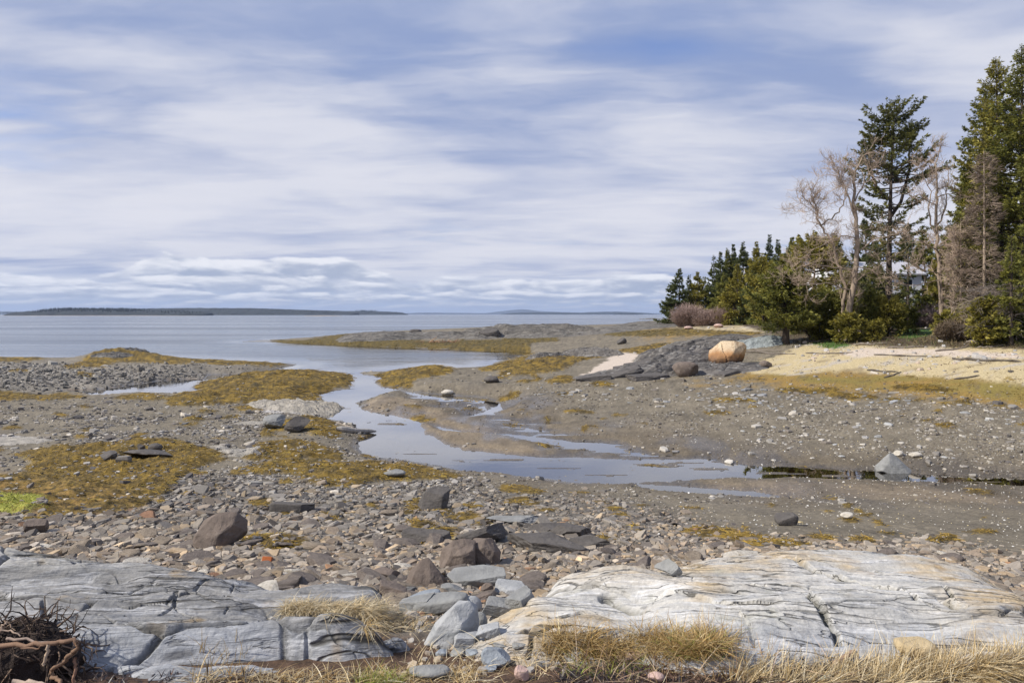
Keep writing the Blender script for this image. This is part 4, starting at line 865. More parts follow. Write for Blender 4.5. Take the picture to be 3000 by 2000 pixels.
boulder('boulder', 'yellow ochre rounded rock at the foot of the pale whaleback', 2636, 2770, 1866, 1936, 'yellow', 59, .6, hf=.8, planes=3, cut=.8, rough=.04, tilt=(R(10), 0), extra=[((-.3,-.3,.9), .7)])
boulder('stone', 'low grey stone at the bottom below the left ledge', 1195, 1315, 1946, 1990, 'grey', 60, .6, planes=4, cut=.75, rough=.04, cat='stone', hf=.6)
boulder('stone', 'pale pink flat stone in the dark wrack at the bottom', 1800, 1890, 1918, 1942, 'pink', 61, .6, planes=4, cut=.75, rough=.04, cat='stone', tilt=(R(-10), 0))
boulder('stone', 'rusty pink stone at the bottom right in the wrack', 1900, 1950, 1975, 2000, 'pink', 62, .7, planes=5, cut=.75, cat='stone')
boulder('boulder', 'dark block among cobbles behind the left ledge end', 1080, 1172, 1672, 1702, 'brown', 63, .7, planes=5, cut=.7, rough=.05)
boulder('stone', 'white weathered rock poking up behind the whaleback crest', 1925, 2010, 1645, 1690, 'grey', 64, .8, planes=10, cut=.5, rough=.1, cat='stone', layers=6)
for i, (a, b, c, d) in enumerate([(1330,1388,1876,1890),(1334,1390,1888,1905),(1318,1360,1904,1924),(1362,1400,1905,1922),(1440,1490,1890,1902),(1275,1310,1905,1922),(1500,1550,1884,1900),(1420,1455,1952,1968)]):
    o = boulder('stone', 'flat blue grey stone on the brown soil below the pale triangular block', a, b, c, d, 'blue' if i % 2 else 'grey', 70+i, .8, planes=3, cut=.75, power=.5, hf=.7, cat='stone', rough=.03)
    o['group'] = 'flat stones on the brown soil between the ledges'

# ------------------------------------------------------------------ low outcrops out on the beach
def outcrop(label, pts, mat, s, ang, name='rock_outcrop', ribs=2.6, rib=.8, tilt=.35, n=220):
    """pts: (photo column, row, ground z or None, half width, half depth, height): overlapping humps with foliation ribs"""
    W = [(at2(a, b) if zz is None else wpt(a, b, zz), rx, ry, hh) for a, b, zz, rx, ry, hh in pts]
    x0 = min(w[0]-rx*1.3 for w, rx, ry, h in W); x1 = max(w[0]+rx*1.3 for w, rx, ry, h in W); y0 = min(w[1]-ry*1.3 for w, rx, ry, h in W); y1 = max(w[1]+ry*1.3 for w, rx, ry, h in W)
    X, Y = np.meshgrid(np.linspace(x0, x1, n), np.linspace(y0, y1, n), indexing='ij')
    L = (x1-x0)/6
    hh = np.zeros(X.shape)-.05
    jx = X+.18*L*fbm(X/L*2, Y/L*2, 4, s); jy = Y+.18*L*fbm(X/L*2+9, Y/L*2, 4, s+1)
    for w, rx, ry, h in W:
        r2 = ((jx-w[0])/rx)**2+((jy-w[1])/ry)**2; hh = np.maximum(hh, h*np.clip(1-r2**1.3, -.4, 1))
    H0 = max(h for _, _, _, h in W); ca, sa = math.cos(ang), math.sin(ang)
    a = X*ca+Y*sa; b = -X*sa+Y*ca; b = b+.4*fbm(a/L, b/L*1.5, 4, s+2)*L*.5
    q = b/L*ribs*2+fbm(a/L, b/L, 3, s+3)*1.2; f = q-np.floor(q); st = np.where(f < .8, f/.8, (1-f)/.2)-.5
    m = sstep(-.02, .4*H0, hh)
    hh += m*H0*rib*(.8*st*np.clip(.55+fbm(a/L*1.5+np.floor(q)*2, np.floor(q), 2, s+4), .15, 1)+.45*fbm(a/L*.7, b/L*8, 4, s+5)+.06*fbm(X/L*10, Y/L*10, 3, s+6))
    Z = Zt(X, Y)+hh-.03
    return tag(build(name, np.stack([X, Y, Z], -1).reshape(-1, 3), gridfaces(n, n)[:, ::-1], mat, None, False), label, 'rock outcrop')
m_out = surf_mat('slate_outcrop', (.140,.128,.116), .75, .45, 2.2, ((4., .5, .12), (22., .4, .02)), stretch=(.5,1.3,1), rot=(0,0,R(15)), streak=(((.045,.043,.045), 1.6, (.35,1.6,1), .8, .5, .65), ((.27,.26,.245), 3., (.3,2,1), .85, .52, .66)))
m_out2 = surf_mat('grey_outcrop', (.150,.138,.122), .85, .45, 1.2, ((1.2, .7, .5), (6., .8, .15)), stretch=(.5,1.3,1), streak=(((.06,.058,.055), 1.2, (.35,1.2,1), .8, .5, .65), ((.28,.27,.25), 1.6, (.3,1.5,1), .7, .54, .7)))
m_outp = surf_mat('pale_outcrop', (.31,.285,.245), .8, .35, 3., ((8., .5, .06), (40., .5, .02)), streak=(((.16,.15,.13), 3., (.4,1.4,1), .7, .54, .68),))
def rib(label, px0, px1, pt, pb, seed, mat='slate', rz=0.0, tilt=(0,0), depth=.42, **kw):
    o = boulder('rock_outcrop', label, px0, px1, pt, pb, mat, seed, depth, rz, tilt, kw.pop('sink', .42), 'rock outcrop', planes=9, cut=.58, rough=.10, power=.8, layers=2, sub=5, **kw); o['group'] = 'dark slate ribs among the cobbles'
rib('long black slate rib, longest and frontmost of the swirled ribs', 1462, 1730, 1556, 1616, 801, rz=R(-6), tilt=(R(3), 0))
rib('dark slate rib tapering to the right beside the longest rib', 1640, 1810, 1562, 1608, 802, rz=R(-14), tilt=(R(7), 0))
rib('rounded dark slate rib behind the longest rib', 1580, 1735, 1536, 1575, 803, rz=R(-8), tilt=(R(4), 0))
rib('short dark slate rib, hindmost of the swirled ribs', 1530, 1680, 1530, 1556, 804, rz=R(5))
rib('sloping dark slate rib left of the longest rib', 1320, 1520, 1538, 1590, 805, rz=R(10), tilt=(R(-8), 0))
rib('thin grey slate rib farthest back on the cobbles', 1420, 1600, 1510, 1535, 806, 'grey', rz=R(-5), depth=.5, sink=.45)
rib('low brownish slate rib under weed at the left of the ribs', 1170, 1320, 1545, 1590, 807, rz=R(4), sink=.5)
rib('flat grey slate sliver in front of the sloping rib', 1420, 1500, 1570, 1586, 808, 'grey', rz=R(-3))
outcrop('long tilted dark slate ledge under the huge orange boulder', [(1960,1098,1.0,4.2,2.0,.55),(1850,1108,.8,3.2,1.0,.28),(2030,1075,1.3,3.4,2.6,.80),(1950,1062,1.3,2.3,2.0,.85),(1800,1112,.75,2.6,.7,.22),(2060,1045,1.6,3.2,2.6,.85),(2130,1090,1.3,2.4,1.6,.35),(1760,1117,.7,2.0,.6,.18)], m_out, 580, R(16), ribs=4.0, rib=.62, n=420)
outcrop('black jagged ledge above the weed beside the cove', [(1720,1047,.9,2.8,1.6,.75),(1760,1050,.9,2.2,1.4,.5)], m_out, 600, R(-20), rib=.55)
outcrop('dark weedy rocks on the near rim of the cove', [(1605,1062,.5,2.0,1.0,.45),(1575,1068,.5,1.2,.8,.35),(1650,1058,.5,1.2,.9,.3)], m_out, 610, R(10), rib=.7)
outcrop('long grey rock hump along the far point across the cove', [(1560,976,None,13,8,1.3),(1480,979,None,8,6,1.3),(1640,980,None,10,6,.7),(1400,986,None,6,4,.7),(1720,976,None,9,5,.5)], m_out2, 620, R(-6), ribs=3.5, rib=.75, n=420)
outcrop('low grey rock ridge at the seaward end of the far point', [(1120,990,None,7.5,5,1.0),(1090,993,None,6,4,.6),(1280,985,None,8,5,.7),(1180,990,None,6,4,.6)], m_out2, 640, R(8), rib=.5, n=300)
outcrop('dark grey rock shelf behind the far weedy flat', [(1760,972,None,10,8,.6),(1860,962,None,11,10,.7),(1940,953,None,12,12,.9)], m_out2, 660, R(5), rib=.5, n=300)
outcrop('blue grey whale shaped rock left of the cedar trunk', [(2235,1010,None,2.2,1.6,.6),(2180,1014,None,2.6,1.3,.45)], surf_mat('blue_outcrop', (.24,.265,.265), .8, .3, 2., ((8.,.4,.05),), streak=(((.12,.13,.13), 2., (.4,1.5,1), .6, .52, .66),)), 680, R(10), rib=.35)
outcrop('dark smooth rock hump behind the long slate ledge', [(2080,1006,None,3.8,2.6,.6),(2020,1010,None,3,2,.4)], m_out2, 690, R(5), rib=.35)
outcrop('pale white ledge rock at the stream edge beyond the weed', [(900,1200,.15,1.6,1.5,.32),(830,1196,.2,1.6,1.1,.22),(960,1190,.1,.8,.9,.22),(780,1192,.2,1.0,.8,.15)], m_outp, 700, R(-20), rib=1.0)
outcrop('flat pale rock slab at the left edge of the gravel', [(0,1292,.5,1.9,1.0,.10),(-60,1294,.5,1.8,1.1,.12)], m_outp, 710, R(5), rib=.5)
outcrop('grey rock crest on top of the weedy mound at the far left', [(345,1046,.9,1.5,1.0,.16),(400,1040,.9,1.3,1.0,.14),(305,1053,.7,1.3,.8,.14)], m_out2, 720, R(20), rib=1.3)
outcrop('small grey rocks half buried in shingle beside the stream bank', [(700,1330,.4,.7,.4,.12),(720,1345,.4,.55,.3,.12),(760,1240,.3,1.1,.5,.12),(640,1320,.4,.4,.3,.08)], m_outp, 730, R(10), rib=.7)

MATS['teal'] = surf_mat('faded_teal', (.32,.50,.47), .8, .3, 30., ())
boulder('plastic_scrap', 'faded teal scrap lying in the dark wrack at the bottom right', 2402, 2450, 1972, 1994, 'teal', 95, .6, planes=8, cut=.5, rough=.25, cat='scrap', hf=.5)

for k, (a, b, c, d, mt, lb) in enumerate(((1180,1262,1752,1792,'grey','angular grey slab wedged beside the right end of the left ledge'),(1300,1372,1752,1786,'blue','flat blue grey slab below the pale broken slab'),(1420,1500,1760,1800,'grey','grey slab among the rubble left of the pale whaleback foot'),
        (1486,1560,1738,1772,'grey','small grey slab above the rubble beside the whaleback'),(1108,1186,1716,1752,'brown','brown broken slab at the back of the left ledge end'),(1400,1470,1836,1872,'pale','pale chunk of ledge right of the wedged rounded stone'),(1330,1402,1862,1896,'pale','pale wedge of rock in front of the triangular block'),(1376,1440,1744,1768,'brown','small brown slab in the rubble under the pale slab'))):
    q = np.random.default_rng(880+k); hp = [(x*.5+q.uniform(-.16,.16), y*.5+q.uniform(-.18,.18), z+q.uniform(-.25,.1)) for x in (-1,-.3,.5,1) for y in (-1,1) for z in (0,.9) if q.uniform() < .85]
    boulder('flat_rock', lb, a, b, c, d, mt, 880+k, .7, rough=.024, sink=.12, hf=.85, cat='flat rock', tilt=(q.normal(0,.12), q.normal(0,.1)), rz=q.normal(0,.3), hull=hp)

for k, (a, b, c, d) in enumerate(((1700,1790,1098,1114),(1770,1880,1085,1104),(1850,1960,1092,1112),(1840,1930,1058,1076),(1880,1990,1040,1060),(1950,2060,1066,1086),(1960,2060,1032,1050),(2000,2092,1050,1068),(1900,1990,1072,1090),(2050,2140,1030,1046),(1800,1860,1068,1082),(2100,2180,1084,1098))):
    q = np.random.default_rng(960+k); hp = [(x*.5+q.uniform(-.15,.15), y*.5+q.uniform(-.2,.2), z+q.uniform(-.3,.05)) for x in (-1,-.3,.4,1) for y in (-1,1) for z in (0,.95)]
    o = boulder('flat_rock', 'tilted slate slab lying on the long dark ledge below the huge orange boulder', a, b, c, d, 'slate', 960+k, .45, rough=.03, sink=.25, hf=.9, cat='flat rock', tilt=(R(-9)+q.normal(0,.06), R(8)+q.normal(0,.06)), rz=R(14)+q.normal(0,.15), hull=hp); o['group'] = 'tilted slabs on the dark slate ledge'
# ------------------------------------------------------------------ loose stones
m_stone = surf_mat('loose_stone', None, .88, .28, 30., ((60., .5, .01),))
m_shell = surf_mat('shell_bits', None, .7, .1, 30., ())
PAL = np.array([(.225,.208,.186),(.270,.244,.208),(.200,.166,.132),(.305,.245,.172),(.110,.100,.092),(.27,.165,.10),(.165,.153,.140)])
PW = np.array([.26,.18,.22,.13,.10,.008,.10]); PW = PW/PW.sum()
def slab_protos(n, seed, round_=.0):
    r = np.random.default_rng(seed); out = []
    for _ in range(n):
        k = r.integers(5, 8); a = np.sort((np.arange(k)+r.uniform(-.38, .38, k))/k*2*np.pi); rad = r.uniform(.72, 1.12, k)
        asp = r.uniform(.55, .9); x = np.cos(a)*rad; y = np.sin(a)*rad*asp
        ins = r.uniform(.70, .9); tz = 1+r.uniform(-.3, .3)*x+r.uniform(-.3, .3)*y
        V = [np.stack([x*.92, y*.92, -np.ones(k)], 1), np.stack([x, y, r.uniform(-.2, .5, k)], 1), np.stack([x*ins+r.uniform(-.06,.06), y*ins, tz], 1), np.array([[x.mean()*.3, y.mean()*.3, 1.06]])]
        i = np.arange(k); j = (i+1) % k
        out.append((np.concatenate(V), np.concatenate([np.stack([i, j, j+k, i+k], 1), np.stack([i+k, j+k, j+2*k, i+2*k], 1)]), np.stack([i+2*k, j+2*k, np.full(k, 3*k)], 1)))
    return out
SLABS = slab_protos(40, 3)
def scatter(P, size, thick, tilt, colr, protos, r, lift=.25):
    """merge many stones; P (n,3)"""
    n = len(P); pid = r.integers(0, len(protos), n); yaw = r.uniform(0, 6.283, n); t1 = r.normal(0, tilt, n); t2 = r.normal(0, tilt, n)
    Vs, Q, T, C = [], [], [], []; off = 0
    for p, (v, q, t) in enumerate(protos):
        s = np.nonzero(pid == p)[0]
        if not len(s): continue
        w = v[None]*np.stack([size[s], size[s], thick[s]], 1)[:, None]
        c, sn = np.cos(yaw[s])[:, None], np.sin(yaw[s])[:, None]
        x = w[..., 0]*c-w[..., 1]*sn; y = w[..., 0]*sn+w[..., 1]*c; z = w[..., 2]+x*t1[s][:, None]+y*t2[s][:, None]+thick[s][:, None]*lift
        V = np.stack([x, y, z], -1)+P[s][:, None]; m = len(v)
        Vs.append(V.reshape(-1, 3)); o = off+np.arange(len(s))[:, None, None]*m
        Q.append((q[None]+o).reshape(-1, 4)); T.append((t[None]+o).reshape(-1, 3)); C.append(np.repeat(colr[s], m, 0)); off += len(s)*m
    return np.concatenate(Vs), [np.concatenate(Q), np.concatenate(T)], np.concatenate(C)
def ledge_over(X, Y):
    return surf_z(X, Y)-Zt(X, Y) > .01
def sample(n, px, py, r, dens=None, z0=-.01, ledges=True):
    a = r.uniform(*px, n); b = r.uniform(*py, n)
    Y = np.exp(np.linspace(math.log(2.6), math.log(280), 1500)); X0 = np.ones_like(Y)
    # per-sample ground hit on the smooth base
    yy = np.full(n, 30.)
    for _ in range(14):
        z = zbase((a-1500)/F*yy, yy); yy = yy*.5+.5*np.clip((H-z)*F/(b-HZ), 2.4, 285)
    X = (a-1500)/F*yy; z = Zt(X, yy); ok = z > z0
    if ledges: ok &= ~ledge_over(X, yy)
    if dens is not None: ok &= r.uniform(0, 1, n) < dens(X, yy, a, b)
    return np.stack([X, yy, z], 1)[ok]
SC = []   # (P, size, thick, tilt, col)
r = np.random.default_rng(21)
def cobd(X, Y, a, b): return np.clip(Mt('cobble', X, Y)*1.3, 0, 1)*(1-.80*sstep(.3, .7, Mt('weed', X, Y)))*(1-.5*Mt('near', X, Y))
P = sample(46000, (-500, 3500), (1390, 1800), r, cobd)
sz = np.exp(r.normal(math.log(.044), .52, len(P)))*(P[:,1]/8)**.30; sz = np.clip(sz, .018, .20)*lerp(.72, 1.0, sstep(2200, 600, 1500+F*P[:,0]/P[:,1]))
ci = r.choice(len(PAL), len(P), p=PW); c = PAL[ci]*np.exp(r.normal(0, .22, len(P)))[:, None]
# warmer towards the upper beach, darker and greyer lower down
up = sstep(1480, 1640, proj(P[:,0], P[:,1], P[:,2])[1])
c = c*(lerp(np.array((.95,.93,.90)), np.array((1.20,1.12,1.02)), up[:, None]))
SC.append((P, sz, sz*r.uniform(.10, .34, len(P)), .24, c, 'cobble'))
def flatd(X, Y, a, b): return (1-.80*sstep(.3, .6, Mt('weed', X, Y)))*(1-.86*Mt('mud', X, Y))*(1-.9*Mt('straw', X, Y))*(1-.95*Mt('soil', X, Y))*(1-.8*Mt('ochre', X, Y))*(1-.6*Mt('bar', X, Y))*(.2+.8*sstep(-.15,.2,fbm(X*.4, Y*.3, 3, 91)))
P = np.concatenate([sample(17000, (-500, 3500), (1085, 1480), r, flatd, .02), sample(22000, (-500, 1400), (1165, 1480), r, flatd, .02)])
sz = np.exp(r.normal(math.log(.030), .55, len(P)))*(P[:,1]/12)**.62; sz = np.clip(sz, .014, .26)
c = np.array([(.30,.28,.25),(.21,.19,.165),(.15,.13,.11),(.40,.36,.30),(.10,.09,.085)])[r.choice(5, len(P), p=[.26,.28,.2,.10,.16])]*np.exp(r.normal(0, .2, len(P)))[:, None]
SC.append((P, sz, sz*r.uniform(.15, .4, len(P)), .15, c, 'flat'))
def patch(cx, cy, rx, ry): return lambda X, Y, a, b: np.exp(-((a-cx)/rx)**2-((b-cy)/ry)**2)
for (cx, cy, rx, ry, n, s0) in ((2180,1165,170,28,700,.075),(2560,1170,150,22,350,.07),(1660,1150,130,20,300,.07),(930,1262,90,30,200,.05),(560,1255,160,22,250,.05),(720,1240,80,25,200,.05)):
    P = sample(n, (cx-2*rx, cx+2*rx), (cy-2*ry, cy+2*ry), r, patch(cx, cy, rx, ry), .02)
    sz = np.clip(np.exp(r.normal(math.log(s0), .5, len(P)))*(P[:,1]/20)**.5, .02, .5)
    c = np.array([(.27,.275,.28),(.33,.31,.28),(.2,.2,.2)])[r.choice(3, len(P))]*np.exp(r.normal(0, .15, len(P)))[:, None]
    SC.append((P, sz, sz*r.uniform(.1, .3, len(P)), .10, c, 'flat'))
def rightd(X, Y, a, b): return (1-.7*Mt('weed', X, Y))*(1-Mt('straw', X, Y))*sstep(1700, 2200, a)*(.08+.92*sstep(-.1,.25,fbm(X*.35+7, Y*.25, 3, 92)))
P = sample(520, (1700, 3400), (1170, 1345), r, rightd, .03)
sz = np.clip(np.exp(r.normal(math.log(.085), .45, len(P)))*(P[:,1]/25)**.4, .04, .32)
c = np.array([(.44,.41,.36),(.34,.34,.33),(.27,.26,.25)])[r.choice(3, len(P), p=[.5,.3,.2])]*np.exp(r.normal(0, .12, len(P)))[:, None]
SC.append((P, sz, sz*r.uniform(.16, .36, len(P)), .10, c, 'pale'))
P = sample(26000, (900, 3500), (1120, 1480), r, lambda X, Y, a, b: flatd(X, Y, a, b)*.8, .02)
sz = np.clip(np.exp(r.normal(math.log(.020), .45, len(P)))*(P[:,1]/12)**.6, .010, .10); c = np.array([(.26,.235,.20),(.15,.125,.098),(.36,.33,.28),(.10,.088,.075)])[r.choice(4, len(P), p=[.3,.3,.15,.25])]
SC.append((P, sz, sz*r.uniform(.2, .45, len(P)), .2, c, 'flat'))
# gravel bank and upper straw edge
P = sample(6500, (-500, 900), (1063, 1140), r, lambda X, Y, a, b: Mt('gravel', X, Y)*(1-Mt('weed', X, Y)), .03)
sz = np.clip(np.exp(r.normal(math.log(.085), .45, len(P))), .03, .4); c = np.array([(.25,.23,.2),(.17,.155,.135),(.10,.095,.085),(.34,.32,.28)])[r.choice(4, len(P), p=[.35,.3,.2,.15])]
SC.append((P, sz, sz*r.uniform(.25, .6, len(P)), .2, c, 'flat'))
P = sample(700, (1750, 3400), (950, 1060), r, lambda X, Y, a, b: np.clip(Mt('straw', X, Y)+Mt('pale', X, Y)+.3*Mt('soil', X, Y), 0, 1)*.8, .3)
sz = np.clip(np.exp(r.normal(math.log(.10), .5, len(P))), .04, .5); c = np.array([(.42,.40,.38),(.30,.29,.28),(.45,.37,.3)])[r.choice(3, len(P))]
SC.append((P, sz, sz*r.uniform(.3, .6, len(P)), .2, c, 'flat'))
# soil patch between the ledges
P = sample(420, (1180, 1700), (1850, 2000), r, lambda X, Y, a, b: .5+0*a)
sz = np.clip(np.exp(r.normal(math.log(.016), .5, len(P))), .006, .05); SC.append((P, sz, sz*.4, .2, PAL[r.choice(4, len(P))]*1.4, 'small'))
P = sample(900, (1180, 1560), (1690, 1850), r, None)
sz = np.clip(np.exp(r.normal(math.log(.026), .5, len(P))), .01, .09); SC.append((P, sz, sz*r.uniform(.2,.5,len(P)), .3, PAL[r.choice(6, len(P))]*1.35, 'cobble'))
# the largest ones in view become things of their own
cand = []
for i, (P, sz, th, tl, c, kind) in enumerate(SC):
    px, py = proj(P[:,0], P[:,1], P[:,2]); app = np.where((px > -5) & (px < 3005) & (py < 2000), sz/P[:,1]*F, 0)
    for j in np.argsort(-app)[:330]: cand.append((app[j], i, j))
cand.sort(reverse=True); cand = cand[:300]
pick = {}
for _, i, j in cand: pick.setdefault(i, []).append(j)
PRO = []
for k in range(18):
    V, Fc = rock_shape((2, 1.35, 2), 900+k, planes=7, cut=.66, rough=.045, sub=3, power=.75, extra=[((0,0,1), .8), ((.15,.1,1), .78)]); PRO.append(build('stone_shape', V, Fc, MATS['cobbleg']).data)
for o in [o for o in COL.objects if o.name.startswith('stone_shape')]: bpy.data.objects.remove(o)
PROM = {}
names = {'cobble': ('shale_stone', 'shale stone lying among the cobbles below the foreground ledges', 'shale stones on the upper beach'),
         'flat': ('flat_stone', 'flat stone lying on the gravel of the mid beach', 'flat stones on the mid beach'),
         'pale': ('flat_stone', 'flat stone lying on the right hand mud flat', 'stones on the right mud flat'),
         'small': ('stone', 'stone on the brown soil', 'stones on the soil')}
def colour_word(c):
    l = c.mean(); d = c[0]/max(c[2], 1e-4)
    if l > .30: return 'pale', 'white'
    if d > 2.1: return 'rust brown', 'cobbler'
    if d > 1.45: return 'tan', 'cobblet'
    if d > 1.22: return 'brown', 'cobbleb'
    return ('dark grey', 'cobbled') if l < .10 else ('grey', 'cobbleg')
for i, js in pick.items():
    P, sz, th, tl, c, kind = SC[i]
    for j in js:
        w, mk = colour_word(c[j]); k = int(r.integers(0, 18)); key = (k, mk)
        if key not in PROM:
            m_ = PRO[k].copy(); m_.name = 'stone_mesh'; m_.materials.clear(); m_.materials.append(MATS[mk]); PROM[key] = m_
        nm, lb, gp = names[kind]
        o = bpy.data.objects.new(nm, PROM[key]); COL.objects.link(o)
        t = max(th[j], sz[j]*.16)
        o.location = (P[j,0], P[j,1], P[j,2]+t*.35); o.scale = (sz[j], sz[j], t); o.rotation_euler = (r.normal(0, tl*.6), r.normal(0, tl*.6), r.uniform(0, 6.28))
        tag(o, w+' '+lb, 'stone', w+' '+gp)
    keep = np.ones(len(P), bool); keep[js] = False
    SC[i] = (P[keep], sz[keep], th[keep], tl, c[keep], kind)
VV, QQ, TT, CC = [], [], [], []; off = 0
for (P, sz, th, tl, c, kind) in SC:
    if not len(P): continue
    V, (q, t), k = scatter(P, sz, th, tl, c, SLABS, r); VV.append(V); QQ.append(q+off); TT.append(t+off); CC.append(k); off += len(V)
o = build('loose_stones', np.concatenate(VV), [np.concatenate(QQ), np.concatenate(TT)], m_stone, np.concatenate(CC)); tag(o, kind='stuff')
P = sample(5200, (1500, 3400), (1180, 1620), r, lambda X, Y, a, b: sstep(1500, 2500, a)*(1-.7*Mt('weed', X, Y))*(.35+.65*(fbm(X*.5, Y*.5, 3, 88) > 0)), .0)
sz = np.clip(np.exp(r.normal(math.log(.013), .35, len(P)))*(P[:,1]/14)**.7, .006, .05)
c = np.array([(.62,.58,.50),(.55,.45,.25),(.7,.68,.64)])[r.choice(3, len(P))]
V, Fs, C = scatter(P, sz, sz*.3, .3, c, SLABS[:8], r, .5); tag(build('shell_fragments', V, Fs, m_shell, C), kind='stuff')

# ------------------------------------------------------------------ blades, fronds, straw
def ribbons(P, D, L, wd, arch, col, r, seg=3, droop=0.0, taper=.15, base_sink=.0):
    """P base points (n,3), D unit directions (n,3); each blade a tapering strip that bends over"""
    n = len(P); t = np.linspace(0, 1, seg+1)
    L = L[:, None]; S = np.cross(D, [0, 0, 1.0]); S /= np.linalg.norm(S, axis=1)[:, None]+1e-6
    rot = r.uniform(-1, 1, n)[:, None]; S = S+rot*np.cross(D, S)*.8; S /= np.linalg.norm(S, axis=1)[:, None]
    out = np.stack([D[:,0], D[:,1], 0*D[:,0]], 1)+1e-4; out /= np.linalg.norm(out, axis=1)[:, None]
    bend = arch[:, None]*t[None]**2
    C = P[:, None]+D[:, None]*(L*t[None])[..., None]+out[:, None]*(L*bend*.6)[..., None]-np.array([0,0,1.])*(L*(bend*.55+droop*t[None]**2))[..., None]
    w = wd[:, None]*(1-(1-taper)*t[None]**1.5)
    A = C-S[:, None]*w[..., None]*.5; B = C+S[:, None]*w[..., None]*.5
    V = np.stack([A, B], 2).reshape(-1, 3); m = 2*(seg+1)
    q = np.array([[2*i, 2*i+1, 2*i+3, 2*i+2] for i in range(seg)])
    Fc = (q[None]+np.arange(n)[:, None, None]*m).reshape(-1, 4)
    return V, Fc, np.repeat(col, m, 0)
def rdir(n, r, up, spread):
    d = r.normal(0, spread, (n, 3)); d[:, 2] = np.abs(d[:, 2])*.3+up; return d/np.linalg.norm(d, axis=1)[:, None]
m_blade = surf_mat('dry_blades', None, .75, .12, 5., (), trans=.25)
m_weed = surf_mat('rockweed_fronds', None, .45, .2, 8., (), spec=.5, trans=.1)
# rockweed
r = np.random.default_rng(31)
def wd_(X, Y, a, b): return sstep(.15, .6, Mt('weed', X, Y))*(1-.6*Mt('orange', X, Y))
P = np.concatenate([sample(190000, (-300, 3300), (1060, 1640), r, wd_, -.02), sample(16000, (600, 2300), (955, 1060), r, wd_, -.02)])
Pf = sample(900, (950, 2400), (1135, 1415), r, lambda X, Y, a, b: (Zt(X, Y) < -.01)*sstep(.1,.4,fbm(X*.9, Y*.9, 2, 97)), -1); Pf[:, 2] = .004
P = np.concatenate([P, Pf]); n = len(P); e = .12
gx = (Zt(P[:,0]+e, P[:,1])-Zt(P[:,0]-e, P[:,1]))/(2*e); gy = (Zt(P[:,0], P[:,1]+e)-Zt(P[:,0], P[:,1]-e))/(2*e)
d = np.stack([-gx*1.5+r.normal(0, .5, n)+.25, -gy*1.5+r.normal(0, .5, n), np.zeros(n)], 1)
nn = np.linalg.norm(d, axis=1)[:, None]; d /= nn; d[:, 2] = r.uniform(.0, .5, n); d /= np.linalg.norm(d, axis=1)[:, None]
L = r.uniform(.09, .24, n)*np.clip(P[:,1]/22, .6, 3.0); w = np.clip(P[:,1]*.00075, .010, .09)*r.uniform(.6, 1.5, n)
hue = 1.35*fbm(P[:,0]*1.8, P[:,1]*1.5, 4, 61)+r.normal(0, .30, n)
c = lerp(np.array((.074,.048,.010)), np.array((.42,.265,.030)), sstep(-.75, .75, hue)[:, None])
c = np.where((hue > .72)[:, None], np.array((.46,.34,.05)), c)
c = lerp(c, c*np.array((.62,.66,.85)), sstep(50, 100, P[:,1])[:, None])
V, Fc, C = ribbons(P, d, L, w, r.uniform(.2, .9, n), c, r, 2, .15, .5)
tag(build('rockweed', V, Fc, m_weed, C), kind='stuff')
# bright green algae fuzz
P = sample(5000, (-300, 160), (1450, 1512), r, lambda X, Y, a, b: Mt('green', X, Y), .0); n = len(P)
V, Fc, C = ribbons(P, rdir(n, r, .5, .6), r.uniform(.03, .08, n), np.full(n, .014), r.uniform(.3, 1, n), np.array((.33,.35,.055))*r.uniform(.6, 1.15, n)[:, None], r, 2)
tag(build('green_algae', V, Fc, m_blade, C), kind='stuff')
# beach grass
def tuft(n, px, py, h, up, spread, cols, r, lean=(0,0), arch=(.3,1.2), w=.0035, dens=None, hvar=.4):
    a = r.uniform(*px, n); b = r.uniform(*py, n)
    base = np.array([at2(x, y) for x, y in zip(np.linspace(px[0], px[1], 24).repeat(12), np.tile(np.linspace(py[0], py[1], 12), 24))]).reshape(24, 12, 3)
    i = (a-px[0])/(px[1]-px[0])*23; j = (b-py[0])/(py[1]-py[0])*11
    P = np.stack([bil(base[..., k], i, j) for k in range(3)], 1); P[:, 2] = surf_z(P[:,0], P[:,1])-.01
    if dens is not None:
        k = r.uniform(0, 1, n) < dens(a, b, P); P = P[k]; a = a[k]; b = b[k]
    n = len(P); d = rdir(n, r, up, spread); d[:, 0] += lean[0]; d[:, 1] += lean[1]; d /= np.linalg.norm(d, axis=1)[:, None]
    cl = fbm(P[:,0]*9, P[:,1]*9, 2, 71); L = h*np.clip(1+hvar*r.normal(0, 1, n)+.5*cl, .25, 1.9)
    c = np.asarray(cols)[r.integers(0, len(cols), n)]*np.exp(r.normal(0, .2, n))[:, None]
    return ribbons(P, d, L, w*r.uniform(.6, 1.4, n), r.uniform(*arch, n), c, r, 4)
GOLD = [(.42,.28,.105),(.50,.36,.16),(.34,.21,.075),(.57,.45,.25),(.28,.19,.07)]
PALE_ = [(.56,.45,.27),(.63,.52,.33),(.48,.37,.20),(.68,.60,.43)]
GRN = [(.17,.22,.035),(.25,.27,.05),(.32,.30,.07)]
r = np.random.default_rng(41); GB = []
prof = lambda a, b, P: sstep(1560, 1680, a+60*fbm(P[:,0]*4, P[:,1]*4, 2, 5))*sstep(2190, 2060, a)
GB.append(tuft(8800, (1560, 2180), (1868, 1952), .125, .72, .38, GOLD, r, (.05,-.05), dens=lambda a, b, P: prof(a,b,P)*(.12+.88*(fbm(P[:,0]*7, P[:,1]*7, 2, 9) > -.02))*sstep(1955, 1915, b+25*fbm(P[:,0]*4, P[:,1]*4, 2, 19))))
